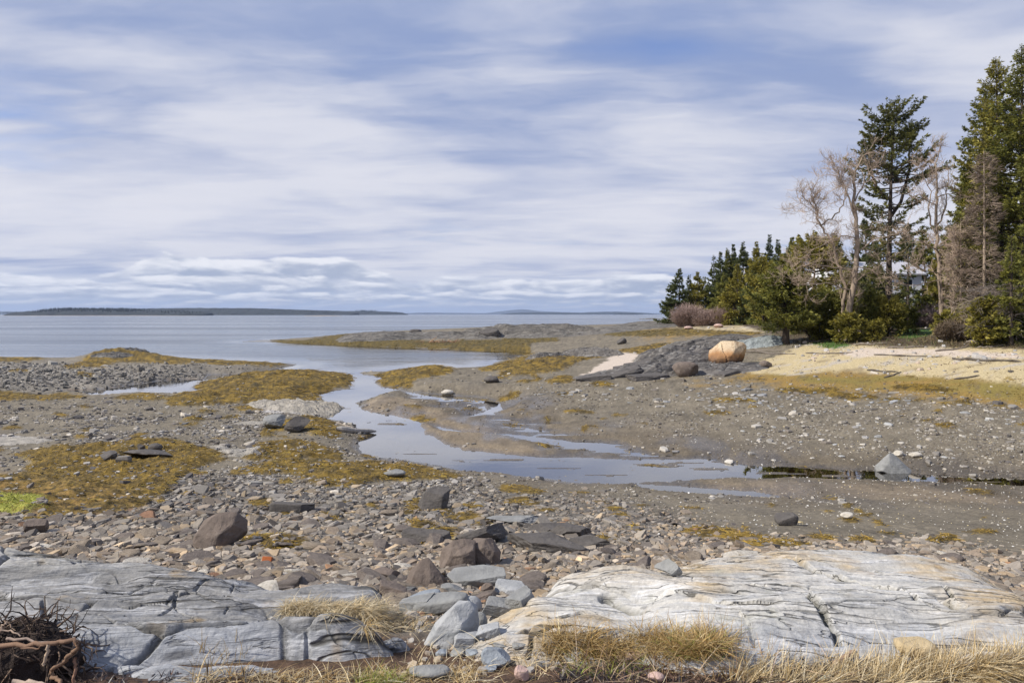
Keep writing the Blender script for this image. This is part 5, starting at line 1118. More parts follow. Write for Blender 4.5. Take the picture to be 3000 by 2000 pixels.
GB.append(tuft(1300, (1880, 2180), (1868, 1940), .10, .9, .25, GRN+GOLD[:2], r, (.05,0), dens=lambda a, b, P: np.exp(-((a-2040)/80)**2)))
GB.append(tuft(700, (1640, 1900), (1900, 1990), .08, .9, .3, GRN, r, dens=lambda a, b, P: .3+.4*(fbm(P[:,0]*8, P[:,1]*8, 2, 4) > 0)))
GB.append(tuft(2600, (830, 1130), (1772, 1800), .085, .7, .45, PALE_, r, (.15,-.15), (.5,1.3)))
GB.append(tuft(1500, (1060, 1250), (1792, 1850), .08, .35, .45, PALE_+GOLD[:2], r, (.5,-.35), (.6,1.3)))
GB.append(tuft(1400, (830, 1400), (1968, 2010), .075, .45, .6, PALE_+GOLD, r, (.1,0), (.4,1.3), dens=lambda a, b, P: .3+.7*(fbm(P[:,0]*6, P[:,1]*6, 2, 14) > 0)))
GB.append(tuft(900, (560, 1000), (1978, 2010), .07, .6, .6, PALE_+GOLD, r, (.1,0), (.4,1.3)))
GB.append(tuft(260, (1040, 1180), (1985, 2010), .07, .9, .3, GRN, r))
GB.append(tuft(150, (1200, 1640), (1880, 2000), .10, .8, .6, PALE_, r, (.1,0), (.1,.8), w=.004))
GB.append(tuft(70, (560, 720), (1900, 2005), .11, 1.0, .25, GOLD, r, (.05,0), (.1,.5)))
def join(L):
    V, Fs, C, off = [], [], [], 0
    for v, f, c in L: V.append(v); Fs.append(f+off); C.append(c); off += len(v)
    return np.concatenate(V), np.concatenate(Fs), np.concatenate(C)
V, Fc, C = join(GB); tag(build('beach_grass', V, Fc, m_blade, C), kind='stuff')
# combed mat of dead straw at the lower right
GB = []
base = lambda a, b, P: sstep(2040, 2200, a+80*fbm(P[:,0]*3, P[:,1]*3, 2, 6))*sstep(0, 40, (b-1934)-18*np.sin((a-2100)/160.))*(.25+.75*(fbm(P[:,0]*6, P[:,1]*9, 2, 26) > -.12))
for k, (dx, dy) in enumerate(((.95,-.25),(.85,-.5),(.98,.12),(.9,.35))):
    GB.append(tuft(4200, (2080+60*k, 3080), (1930, 2010), .125, .03, .12, PALE_+GOLD[1:2], r, (dx,dy), (-.12,.16), w=.0036, dens=base))
GB.append(tuft(1100, (2120, 2950), (1930, 1990), .06, .12, .4, PALE_+GOLD, r, (.8,-.2), (.3,1.1), dens=base))
V, Fc, C = join(GB); tag(build('dead_straw', V, Fc, m_blade, C), kind='stuff')
GB.append(tuft(4200, (1080, 3060), (1905, 2012), .07, .03, .6, PALE_+GOLD+[(.2,.13,.08)], r, (0,0), (-.1,.3), w=.0034, dens=lambda a, b, P: .35+.65*(fbm(P[:,0]*5, P[:,1]*7, 2, 46) > .0)))
V, Fc, C = join(GB[-1:]); tag(build('straw_litter', V, Fc, m_blade, C), kind='stuff')
# dark wrack shreds along the bottom edge
GB = []
DK = [(.030,.020,.020),(.045,.030,.026),(.022,.017,.018),(.06,.035,.028),(.10,.055,.035)]
wr = lambda a, b, P: sstep(-.35, .05, fbm(P[:,0]*5, P[:,1]*5, 3, 16))
GB.append(tuft(11000, (1640, 2560), (1930, 2015), .055, .22, .7, DK, r, (0,0), (.2,1.2), w=.008, dens=lambda a, b, P: wr(a,b,P)*sstep(0, 30, b-1948+18*np.sin(a/90.))))
GB.append(tuft(1800, (2500, 3000), (1975, 2015), .05, .12, .7, DK, r, (0,0), (.2,1.2), w=.008, dens=wr))
GB.append(tuft(1800, (240, 980), (1978, 2015), .05, .15, .7, DK, r, (0,0), (.2,1.2), w=.008, dens=wr))
GB.append(tuft(500, (1080, 1260), (1800, 1850), .05, .15, .7, DK+[(.2,.08,.04)], r, (0,0), (.2,1.0), w=.006))
GB.append(tuft(500, (1640, 2500), (1950, 2015), .16, .15, .6, [(.30,.20,.12),(.38,.27,.17),(.22,.13,.08)], r, (0,0), (.0,.4), w=.004))
V, Fc, C = join(GB); tag(build('seaweed_wrack', V, Fc, m_weed, C), kind='stuff')

# ------------------------------------------------------------------ driftwood, root wad
m_wood = surf_mat('weathered_wood', None, .85, .3, 6., ((30., .5, .01),), stretch=(1,1,.25))
m_soil = surf_mat('dark_root_soil', (.030,.020,.016), .95, .5, 14., ((25., .8, .04), (90., .6, .01)))
def up_(px, py, Y): return np.array([(px-1500)/F*Y, Y, H-(py-HZ)/F*Y])
def wob(P, r, amp, n=4):
    P = np.asarray(P, float); t = np.linspace(0, len(P)-1, (len(P)-1)*n+1); Q = np.stack([np.interp(t, np.arange(len(P)), P[:, k]) for k in range(3)], 1)
    Q[1:-1] += r.normal(0, amp, (len(Q)-2, 3)); return Q
rw = empty('root_wad', at2(100, 1990), 'dark peaty root clump with tangled roots at the lower left corner', 'root wad')
def child(o):
    o.parent = rw; o.matrix_parent_inverse = rw.matrix_world.inverted() if False else __import__('mathutils').Matrix.Translation(-rw.location); return o
r = np.random.default_rng(51)
V, Fc = rock_shape((.58, .40, .42), 77, planes=3, cut=.85, rough=.16, sub=5)
V += V/np.linalg.norm(V, axis=1)[:, None]*(.03*fbm3(V*14, 3, 5))[:, None]
c0 = up_(55, 1960, 3.30); V2, F2 = rock_shape((.36,.3,.32), 78, planes=3, cut=.85, rough=.16, sub=4)
child(build('soil_clump', np.concatenate([V+c0, V2+up_(-70, 1900, 3.35)]), [Fc, ], m_soil)) if False else child(build('soil_clump', V+c0, Fc, m_soil))
b = MB(); bc = np.array([(.05,.033,.024),(.09,.06,.042),(.16,.11,.075),(.030,.02,.016)])
for k in range(420):
    th, ph = r.uniform(0, 6.283), r.uniform(-.5, 1.45); nrm = np.array([math.cos(th)*math.cos(ph)*.34, math.sin(th)*math.cos(ph)*.22, math.sin(ph)*.24])
    p = c0+nrm*r.uniform(.85, 1.05); d = r.normal(0, 1, 3)+np.array([0,-.3,-.5])+nrm*2.2; d /= np.linalg.norm(d); L = r.uniform(.05, .22)
    pts = [p]; 
    for q in range(4): d = d+r.normal(0, .35, 3)+np.array([0,0,-.12]); d /= np.linalg.norm(d); pts.append(pts[-1]+d*L/4)
    b.tube(pts, np.linspace(r.uniform(.002, .006), .001, 5), 4, bc[r.integers(0, 4)]*r.uniform(.7, 1.5))
child(b.obj('root_fibers', m_wood))
BR = (.20,.12,.075)
for nm, pts, r0, r1, cc in (('branch', [(-40,1890,3.06),(80,1886,3.05),(160,1882,3.04),(215,1874,3.04),(232,1888,3.04)], .011, .009, BR),
        ('branch', [(232,1888,3.04),(212,1908,3.04),(190,1935,3.03),(152,1962,3.02),(150,1975,3.02),(172,1998,3.0),(185,2020,2.98)], .010, .008, (.23,.14,.085)),
        ('branch', [(20,1870,3.08),(60,1872,3.07),(140,1880,3.05)], .007, .005, (.25,.19,.15)), ('branch', [(60,1898,3.03),(105,1896,3.03),(140,1886,3.04)], .004, .003, BR),
        ('root', [(143,1886,3.03),(137,1915,3.02),(130,1948,3.01)], .008, .006, (.40,.30,.21)), ('root', [(222,1925,3.05),(220,1960,3.04),(216,2000,3.03)], .007, .006, (.30,.17,.11)),
        ('root', [(238,1890,3.04),(232,1925,3.05),(224,1985,3.05)], .004, .003, (.05,.04,.04)), ('root', [(0,1850,3.1),(14,1832,3.1),(22,1818,3.12)], .006, .003, (.3,.22,.16)),
        ('branch', [(35,1996,2.98),(80,1999,2.98),(130,2008,2.98)], .012, .012, (.45,.35,.27)), ('root', [(-20,1826,3.1),(20,1845,3.1),(60,1862,3.09)], .004, .003, (.35,.26,.19))):
    b = MB(); P = wob([up_(*p) for p in pts], r, .004); b.tube(P, np.linspace(r0, r1, len(P)), 7, cc); child(b.obj(nm, m_wood, smooth=True))
def log(label, pts, r0, r1, c, name='driftwood', group=None, amp=.01, onground=True):
    P = np.array([at2(a, q) for a, q in pts]); 
    if onground: P[:, 2] = surf_z(P[:,0], P[:,1])+r0*.7
    P = wob(P, r, amp*np.linalg.norm(P[-1]-P[0])/3); b = MB(); rr = np.linspace(r0, r1, len(P))*np.exp(r.normal(0, .08, len(P))); rr[0] *= .5; rr[-1] *= .4
    o0 = P.mean(0); b.tube(P-o0, rr, 8, c); o = b.obj(name, m_wood); o.location = o0
    return tag(o, label, 'driftwood', group)
log('short brown driftwood stick lying on the dead straw', [(2440,1955),(2470,1935),(2505,1913)], .016, .012, (.30,.21,.15))
log('pale grey driftwood trunk lying at the stream edge', [(985,1262),(1040,1268),(1102,1270)], .13, .07, (.36,.33,.29))
log('thin curved driftwood limb above the grey trunk at the stream edge', [(985,1240),(1010,1248),(1035,1256)], .05, .03, (.26,.22,.18))
for k, (a, q, a2, q2, rr, cc) in enumerate(((2180,1032,2330,1038,.07,.16),(2360,1036,2500,1034,.06,.14),(2560,1040,2760,1046,.05,.10),(2790,1052,2990,1062,.08,.10),(2200,1024,2290,1028,.05,.2),(2600,1020,2720,1016,.07,.18),(2740,1030,2840,1018,.06,.2),
        (2830,1004,2960,1000,.08,.24),(2500,1010,2600,1006,.07,.2),(2860,1020,2950,1012,.05,.22),(2330,1003,2410,1000,.09,.09),(2540,1086,2632,1090,.05,.09),(2795,1112,2870,1102,.05,.12),(2590,1108,2640,1090,.05,.12),(2130,1026,2200,1030,.05,.1))):
    log('weathered driftwood log or dark drift line on the straw strip below the trees', [(a,q),((a+a2)/2, (q+q2)/2+2),(a2,q2)], rr, rr*.6, (cc, cc*.85, cc*.7), group='driftwood along the straw strip', amp=.03)
b = MB(); P0 = at2(1290, 1004)
for k in range(26):
    p = np.array([r.uniform(-2.6, 2.8), r.uniform(-.8, .8), .1]); L = r.uniform(.5, 1.6); d = np.array([r.normal(0,1), r.normal(0,.5), r.uniform(.0,.35)]); d /= np.linalg.norm(d)
    b.tube([p, p+d*L*.5+(0,0,.03), p+d*L], [.05, .045, .02], 5, np.array((.34,.20,.12))*r.uniform(.6, 1.5))
o = b.obj('brush_pile', m_wood); o.location = P0; tag(o, 'reddish pile of drift branches on the far weedy point', 'brush pile')
# ------------------------------------------------------------------ trees
m_bark = surf_mat('bark', (.075,.058,.045), .95, .4, 5., ((14., .7, .03),), stretch=(1,1,.3))
m_bark_grey = surf_mat('grey_bark', (.30,.235,.175), .9, .35, 5., ((14., .5, .02),), stretch=(1,1,.3))
m_bark_pale = surf_mat('birch_bark', (.55,.52,.48), .8, .25, 5., ())
m_needle = surf_mat('needles', None, .6, .15, 3., (), trans=.35, spec=.25)
m_twig = surf_mat('twigs', None, .9, .15, 3., ())
def rhombi(P, D, L, W, r):
    S = np.cross(D, r.normal(0, 1, P.shape)); S /= np.linalg.norm(S, axis=1)[:, None]+1e-6
    L = L[:, None]; W = W[:, None]
    V = np.stack([P, P+D*L*.45+S*W*.5, P+D*L, P+D*L*.45-S*W*.5], 1).reshape(-1, 3)
    return V, np.arange(len(P)*4).reshape(-1, 4)
def norm(a): return a/(np.linalg.norm(a, axis=-1, keepdims=True)+1e-9)
def conifer_geo(Ht, Rm, seed, dens=1.0, bare=.05, prof=1.0, top_up=.7, low_down=-.25, pal=((.022,.036,.014),(.095,.105,.028)), puff=.34, gap=.0, clear=.35, skew=(0,0), leaf_w=.28, nbr=6, twig=False, fork=None, trunk_r=None, spacing=.38):
    r = np.random.default_rng(seed); tr = trunk_r or (.012*Ht+.05)
    trunk = MB()
    lean = r.normal(0, .012*Ht, 2)
    zs = np.linspace(-.5, Ht, 9); tp = np.stack([lean[0]*(zs/Ht)**2, lean[1]*(zs/Ht)**2, zs], 1)
    trunk.tube(tp, np.linspace(tr, .02, 9)*np.where(np.arange(9) == 0, 1.5, 1), 8)
    stems = [(0., 0., 0., Ht, 1.0)]
    if fork:
        for (fx, fy, z0, zt, k) in fork:
            pts = np.array([[0,0,z0],[fx*.6,fy*.6,z0+.18*(zt-z0)],[fx,fy,z0+.5*(zt-z0)],[fx,fy,zt]]); trunk.tube(pts, [tr*.5,tr*.42,tr*.3,.02], 6); stems.append((fx, fy, z0+.35*(zt-z0), zt, k))
    PP, DD, LL, SH = [], [], [], []
    for (sx, sy, z0, zt, ks) in stems:
        hh = zt-z0; z = z0+bare*hh+.0
        while z < zt-.15:
            t = (z-z0)/hh; tt_ = max(t-bare, 0)/(1-bare)
            rad = Rm*ks*prof(tt_) if callable(prof) else Rm*ks*(1-tt_)**prof
            n = max(3, int(r.poisson(nbr)))
            for k in range(n):
                if r.uniform() < gap: continue
                az = r.uniform(0, 6.283); L = max(.16, rad*r.uniform(.62, 1.12)*(1+skew[0]*math.cos(az)+skew[1]*math.sin(az)))
                el = lerp(low_down, top_up, tt_**1.3)+r.normal(0, .12)
                o = np.array([sx+lean[0]*t**2, sy+lean[1]*t**2, z+r.uniform(-.15, .15)]); hdir = np.array([math.cos(az), math.sin(az), 0])
                s = np.linspace(0, 1, 5)
                pts = o+hdir*(L*s*math.cos(el))[:, None]; pts[:, 2] += L*(math.sin(el)*s-.16*s*(1-s)*2+.10*s**3)+r.normal(0, .02, 5)*L
                trunk.tube(pts, np.linspace(max(.012, .018*L), .006, 5), 4)
                m = int(L*dens*24*(.5+.5*tt_)+3); sf = clear+(1-clear)*r.uniform(0, 1, m)**.8
                if tt_ > .8: sf = r.uniform(.05, 1, m)
                q = np.stack([np.interp(sf, s, pts[:, j]) for j in range(3)], 1)
                sd = np.array([-hdir[1], hdir[0], 0]); lat = r.uniform(-1, 1, m)*(.20*L*(1.15-sf)+.10)
                q = q+sd*lat[:, None]+np.array([0,0,1])*(-.12*np.abs(lat)+r.normal(0, .05, m))[:, None]
                d = norm(hdir*.8+sd*(np.sign(lat)*r.uniform(.2, 1.0, m))[:, None]+np.stack([r.normal(0,.25,m), r.normal(0,.25,m), r.normal(.12,.30,m)], 1))
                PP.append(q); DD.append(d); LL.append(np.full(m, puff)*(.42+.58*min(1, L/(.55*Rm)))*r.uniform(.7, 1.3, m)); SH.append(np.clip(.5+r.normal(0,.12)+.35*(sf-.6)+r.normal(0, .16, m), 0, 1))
            z += spacing*r.uniform(.6, 1.3)*lerp(1.15, .6, tt_)
    P = np.concatenate(PP); D = np.concatenate(DD); L = np.concatenate(LL); S = np.concatenate(SH)
    k = 4; P = np.repeat(P, k, 0); L = np.repeat(L, k)*r.uniform(.7, 1.2, len(P)); S = np.repeat(S, k); D = norm(np.repeat(D, k, 0)+r.normal(0, .34, (len(P), 3)))
    V, Fc = rhombi(P, D, L, L*(.035 if twig else leaf_w)+(.012 if twig else 0), r)
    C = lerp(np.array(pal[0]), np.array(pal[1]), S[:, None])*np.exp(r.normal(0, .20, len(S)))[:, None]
    return trunk, V, Fc, np.repeat(C, 4, 0)
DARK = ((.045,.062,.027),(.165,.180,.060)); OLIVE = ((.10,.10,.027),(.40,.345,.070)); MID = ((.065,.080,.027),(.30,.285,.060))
BLUEG = ((.034,.052,.032),(.115,.138,.062)); DEADC = ((.14,.105,.080),(.28,.215,.165))
def tree(name, label, cat, px, ptop, Y, rpx, seed, pal=MID, group=None, crown='crown', zoff=0, mats=None, **kw):
    X = (px-1500)/F*Y; z = float(Zt(np.array([X]), np.array([Y]))[0])+zoff; top = H+(HZ-ptop)/F*Y
    root = empty(name, (X, Y, z), label, cat, group)
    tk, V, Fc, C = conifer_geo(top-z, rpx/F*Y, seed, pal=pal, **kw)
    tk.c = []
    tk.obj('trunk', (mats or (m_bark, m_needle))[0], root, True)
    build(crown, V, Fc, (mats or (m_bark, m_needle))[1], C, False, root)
    return root
cone = lambda p: (lambda t: (1-t)**p*(.75+.25*math.sin(min(1, t*3)*math.pi*.5)))
FAR = [
 (2160,772,98,40,OLIVE,'olive pine with a rounded top just left of the birch stem',dict(top_up=.9,low_down=.0)),
 (2120,800,102,40,MID,'short green spruce directly behind the brown bushes, left half',{}),
 (2205,790,96,40,DARK,'short dark spruce right behind the birch stem',{}),
 (2262,775,92,44,OLIVE,'olive spruce low between the bushy pine and the cedar',{}),
 (1990,786,112,36,DARK,'leftmost dark spruce of the wood with boughs reaching over the water',dict(skew=(-.35,0))),
 (2020,806,118,24,DARK,'short dark spruce tucked right behind the leftmost spruce',{}),
 (2042,794,112,34,OLIVE,'olive spruce with a soft top beside the leftmost spruces',{}),
 (2062,812,116,24,MID,'small green spruce in the dip left of the main far wood',{}),
 (2091,745,114,26,DARK,'thin ragged spruce top at the left end of the main far wood',dict(dens=.55,gap=.3)),
 (2112,738,112,32,DARK,'dark pointed spruce behind the middle of the brown bushes',{}),
 (2134,726,114,32,MID,'green pointed spruce, third from the left end of the far wood',{}),
 (2152,718,118,28,DARK,'narrow dark spruce rising behind the brown bushes',{}),
 (2177,705,112,36,DARK,'taller dark spruce just left of the birch stem top',{}),
 (2214,706,110,42,OLIVE,'rounded olive pine top right of the birch stem',dict(top_up=.9,low_down=.1)),
 (2250,688,112,30,BLUEG,'slim blue green spruce with a clear spire above the far wood',{}),
 (2278,702,108,34,DARK,'dark spruce right of the slim spire',{}),
 (2322,692,100,46,MID,'broad green spruce at the right end of the far wood skyline',{}),
]
for i, (px, pt, Y, rp, pal, lb, kw) in enumerate(FAR):
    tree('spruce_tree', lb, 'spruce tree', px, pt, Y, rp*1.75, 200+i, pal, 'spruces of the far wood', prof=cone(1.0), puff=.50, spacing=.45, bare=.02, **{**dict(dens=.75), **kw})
ROUND = lambda t: math.sin(min(1, .18+t*.9)*math.pi)**.65*(1-.25*t)
tree('pine_tree', 'yellow green bushy pine behind the birch stem', 'pine tree', 2236, 738, 88, 62, 231, OLIVE, prof=ROUND, bare=.15, top_up=.9, low_down=.0, puff=.42, dens=.8)
tree('pine_tree', 'wide olive pine at the left edge of the tall bare trees', 'pine tree', 2385, 674, 66, 112, 232, OLIVE, prof=ROUND, bare=.12, top_up=.9, low_down=-.05, puff=.38, dens=.9)
tree('pine_tree', 'green pine standing between the far wood and the cedar', 'pine tree', 2308, 726, 72, 70, 233, MID, prof=ROUND, bare=.1, top_up=.8, low_down=-.1, puff=.38, dens=.9)
tree('cedar_tree', 'low spreading dark green cedar with a thick bare trunk base on the bank', 'cedar tree', 2302, 808, 49, 108, 234, MID, prof=lambda t: math.sin(min(1, .30+t*.72)*math.pi)**.6, bare=.30, top_up=.9, low_down=-.18, puff=.26, dens=1.9, spacing=.26, trunk_r=.32, nbr=8, clear=.2)
tall = lambda t: (.74+.26*math.sin(t*11+1)**2)*float(np.interp(t, [0,.2,.45,.6,.75,.9,1], [.55,.72,.85,1.15,1.05,.72,.2]))
tree('spruce_tree', 'tallest free standing spruce with a forked bushy top among bare trees', 'spruce tree', 2603, 296, 52, 128, 235, ((.048,.060,.024),(.205,.195,.050)), prof=tall, bare=.16, top_up=.62, low_down=-.05, puff=.26, dens=.95, gap=.22, spacing=.46, clear=.42, fork=[(1.75, .3, 8.5, 16.2, .42), (-1.2, .4, 10.0, 14.8, .40)], nbr=6, trunk_r=.28)
tree('spruce_tree', 'tallest green spruce rising along the right picture edge', 'spruce tree', 2998, 128, 42, 175, 236, MID, prof=cone(.62), bare=.06, puff=.25, dens=1.15, spacing=.42, top_up=.75, low_down=-.15, trunk_r=.3, clear=.25)
tree('spruce_tree', 'tall green spruce second from the right picture edge', 'spruce tree', 2932, 172, 44, 165, 237, OLIVE, prof=cone(.60), bare=.08, puff=.25, dens=1.15, spacing=.42, trunk_r=.26, clear=.25, gap=.08)
tree('spruce_tree', 'green spruce forming the left shoulder of the tall right group', 'spruce tree', 2868, 250, 47, 128, 238, MID, prof=cone(.55), bare=.10, puff=.25, dens=1.05, spacing=.42, trunk_r=.22, gap=.1, clear=.3)
tree('spruce_tree', 'dark green spruce partly cut by the right picture edge', 'spruce tree', 3090, 160, 40, 150, 239, MID, prof=cone(.6), bare=.05, puff=.25, dens=1.05, spacing=.45, trunk_r=.26)
MIDL = [(2448,680,78,66,DARK,'dark spruce filling the gap behind the leaning bare tree'),(2540,640,84,68,DARK,'dark spruce left behind the house roof'),(2655,655,92,66,DARK,'dark spruce right behind the house roof'),
        (2712,670,80,62,MID,'green spruce right of the house'),(2786,645,72,66,DARK,'dark spruce behind the second bare tree'),(2845,470,60,72,MID,'mid green spruce in the gap left of the tall right group'),(2490,765,62,56,MID,'short spruce left of the house wall behind bare limbs'),(2910,560,58,90,DARK,'shaded spruce standing behind the tall right group'),(2400,720,84,60,DARK,'shaded spruce behind the wide olive pine'),(2570,770,66,46,MID,'small spruce hiding the middle of the house wall'),(2590,690,98,70,OLIVE,'olive spruce far behind the house'),(2755,720,64,50,OLIVE,'olive spruce hiding the right corner of the house'),(2705,842,58,34,MID,'little green spruce in front of the right end of the house'),(2620,862,57,40,DARK,'little dark spruce in front of the house door'),(2812,600,66,70,MID,'green spruce behind the small dead spruce'),(2960,520,56,90,MID,'mid green spruce deep behind the tall right edge spruces'),(2548,748,61,56,DARK,'bushy dark spruce hiding the left half of the house'),(2655,838,59,36,OLIVE,'small olive spruce hiding the middle window of the house')]
for i, (px, pt, Y, rp, pal, lb) in enumerate(MIDL):
    tree('spruce_tree', lb, 'spruce tree', px, pt, Y, rp, 260+i, pal, 'spruces around the house', prof=cone(.7), puff=.42, dens=.7, spacing=.45, bare=.04)
tree('dead_spruce', 'dead reddish brown spruce with fine drooping bare boughs', 'dead tree', 2884, 440, 41.5, 70, 280, DEADC, prof=lambda t: (.3+.7*(1-t)**.6)*(.7+.3*math.sin(t*23)), bare=.12, puff=.5, dens=.42, gap=.2, spacing=.36, low_down=-.35, top_up=.2, twig=True, crown='twigs', mats=(m_bark_grey, m_twig), trunk_r=.13, clear=.2)
tree('dead_spruce', 'small dead grey spruce by the second bare tree', 'dead tree', 2815, 640, 44, 62, 281, DEADC, prof=lambda t: .4+.6*(1-t)**.6, bare=.05, puff=.45, dens=.35, gap=.3, spacing=.42, low_down=-.3, top_up=.2, twig=True, crown='twigs', mats=(m_bark_grey, m_twig), trunk_r=.10, clear=.2)
SHR = [(2352,890,56,50,MID,'green juniper bush right of the cedar trunk'),(2432,860,50,62,MID,'dark green bush left of the twin bare trunks'),(2535,862,49,66,MID,'dense dark green bush right of the twin bare trunks'),(2605,880,48,52,OLIVE,'olive bush below the tall spruce trunk'),
       (2482,925,46,46,OLIVE,'low olive bush in front of the twin bare trunks'),(2660,905,50,34,MID,'small green bush at the lawn edge'),(2788,925,43,52,OLIVE,'olive low bush right of the lawn'),(2905,925,39,56,OLIVE,'low olive boughs in the lower right of the wood'),(2975,880,39,70,MID,'green low bush at the right picture edge'),
       (2850,900,42,50,OLIVE,'yellow green bush under the dead brown spruce'),(2560,945,45.5,40,OLIVE,'lowest olive bush on the bank before the tall spruce'),(2400,940,50,46,OLIVE,'olive ground bush behind the drift bank'),(2880,880,38.6,46,OLIVE,'yellow green boughs left of the dead grey boughs')]
for i, (px, pt, Y, rp, pal, lb) in enumerate(SHR):
    tree('evergreen_bush', lb, 'bush', px, pt, Y, rp, 300+i, pal, 'evergreen bushes along the bank', prof=lambda t: math.sin(min(1, .25+t*.75)*math.pi)**.6, puff=.24, dens=1.7, spacing=.26, bare=.02, top_up=1.0, low_down=.15, nbr=7, clear=.15, trunk_r=.06, crown='foliage')

# leafless broadleaf trees: main limbs from the photograph, finer wood grown from them
def bare_tree(name, label, px0, py0, Y, limbs, seed, col, rads, twigL=1.0, ntw=1.0, mat=None):
    r = np.random.default_rng(seed); X = (px0-1500)/F*Y; zg = float(Zt(np.array([X]), np.array([Y]))[0])
    root = empty(name, (X, Y, zg), label, 'bare tree'); o = np.array([X, Y, zg])
    T = MB(); B = MB(); tips = []
    for li, (pts, r0, r1) in enumerate(limbs):
        q = np.array([up_(a, b, Y+dy) for a, b, dy in pts])
        if pts[0][1] >= py0-2: q[0, 2] = zg-.3
        q = wob(q, r, .05, 4)-o
        T.tube(q, np.linspace(r0, r1, len(q)), 7)
        for i in range(2, len(q)):
            tips.append((q[i], norm(q[i]-q[i-1]), r1*1.2, .35+.65*i/len(q)))
    T.obj('trunk', mat or m_bark_grey, root, True)
    def grow(p, d, L, rad, lev):
        n = 4; pts = [p]
        for i in range(n):
            d = norm(d+r.normal(0, .30, 3)+np.array([0,0,.10])); pts.append(pts[-1]+d*L/n)
        B.tube(pts, np.linspace(rad, max(.006, rad*.45), n+1), 4 if rad > .02 else 3, np.asarray(col)*r.uniform(.75, 1.3))
        if lev > 0:
            for i in range(1, n+1):
                for _ in range(2 if lev > 1 else 2):
                    if r.uniform() < .85:
                        dd = norm(d+r.normal(0, .75, 3)); grow(pts[i], dd, L*r.uniform(.42, .68), max(.0065, rad*.5), lev-1)
    for p, d, rad, k in tips:
        for _ in range(int(r.poisson(1.55*ntw*k))):
            dd = norm(d*.5+r.normal(0, .8, 3)*np.array([1,.8,.7])+np.array([0,0,.15])); grow(p, dd, twigL*r.uniform(.6, 1.3), min(rad, .026), 2)
    B.obj('branches', m_twig, root)
    return root
TW = (.38,.29,.22)
bare_tree('bare_tree', 'leaning pale bare tree with twin trunks and long limbs to the left', 2478, 985, 47.5, [
 ([(2478,990,0),(2490,900,0),(2505,800,0),(2512,720,.2),(2508,640,.4),(2500,570,.5),(2508,500,.6),(2530,455,.7)], .24, .04),
 ([(2462,985,.6),(2468,900,.5),(2478,840,.4),(2455,770,.2),(2440,715,.1),(2415,680,0),(2395,640,-.2),(2390,600,-.3),(2375,572,-.4)], .13, .03),
 ([(2390,620,-.3),(2372,588,-.4),(2350,575,-.5),(2338,600,-.5)], .04, .015), ([(2405,660,0),(2440,640,-.3),(2470,600,-.4),(2480,560,-.3),(2462,520,-.2),(2445,480,0)], .06, .02),
 ([(2506,640,.4),(2480,560,.6),(2455,520,.8),(2440,470,.8)], .07, .02), ([(2505,590,.5),(2535,520,.5),(2560,490,.4)], .05, .02), ([(2508,740,.2),(2560,700,-.5),(2620,690,-1),(2650,670,-1.2)], .06, .015),
 ([(2505,790,0),(2440,785,-.8),(2370,770,-1.2),(2330,790,-1.4)], .05, .015), ([(2496,850,0),(2420,830,-1),(2340,835,-1.6),(2290,800,-1.8)], .05, .012), ([(2510,700,.2),(2470,690,-.8),(2400,720,-1.4),(2350,760,-1.6)], .05, .012), ([(2505,780,0),(2560,790,-1),(2610,760,-1.5)], .045, .012)], 401, TW, None, 1.15, .8)
bare_tree('bare_tree', 'upright pale bare tree with a peeling trunk right of the house', 2768, 975, 45, [
 ([(2768,980,0),(2758,880,0),(2752,790,0),(2745,700,.1),(2740,620,.1),(2748,560,.2),(2742,490,.2),(2755,430,.2)], .17, .025),
 ([(2745,690,.1),(2720,620,-.2),(2725,560,-.3),(2700,500,-.3)], .06, .015), ([(2745,660,.1),(2775,600,.3),(2768,550,.3),(2785,480,.4)], .06, .015), ([(2750,740,0),(2690,700,-.6),(2640,690,-1)], .05, .012), ([(2750,720,0),(2810,690,-.3),(2850,700,-.5)], .05, .012),
 ([(2752,800,0),(2700,790,-.8),(2650,760,-1.1)], .045, .012), ([(2754,820,0),(2690,835,-.8),(2620,830,-1.2)], .04, .012), ([(2756,850,0),(2800,820,-.5),(2840,830,-.8)], .04, .012), ([(2742,600,.1),(2690,570,0),(2660,590,-.2)], .04, .01), ([(2744,580,.1),(2800,560,0),(2830,590,-.2)], .04, .01)], 402, TW, None, 1.0, .8)
bare_tree('bare_sapling', 'thin bare sapling right of the upright bare tree', 2798, 960, 43, [([(2798,968,0),(2790,900,0),(2792,840,0),(2788,780,0),(2795,700,0)], .05, .012), ([(2792,850,0),(2815,810,0)], .02, .01)], 403, TW, None, .7, 2.2)
bare_tree('birch_tree', 'slender white birch stem leaning before the dark far wood', 2186, 900, 101, [([(2186,950,0),(2184,890,0),(2178,850,0),(2175,820,0),(2180,788,0)], .11, .05), ([(2177,840,0),(2192,825,0)], .04, .02)], 404, (.4,.36,.32), None, .9, .25, m_bark_pale)
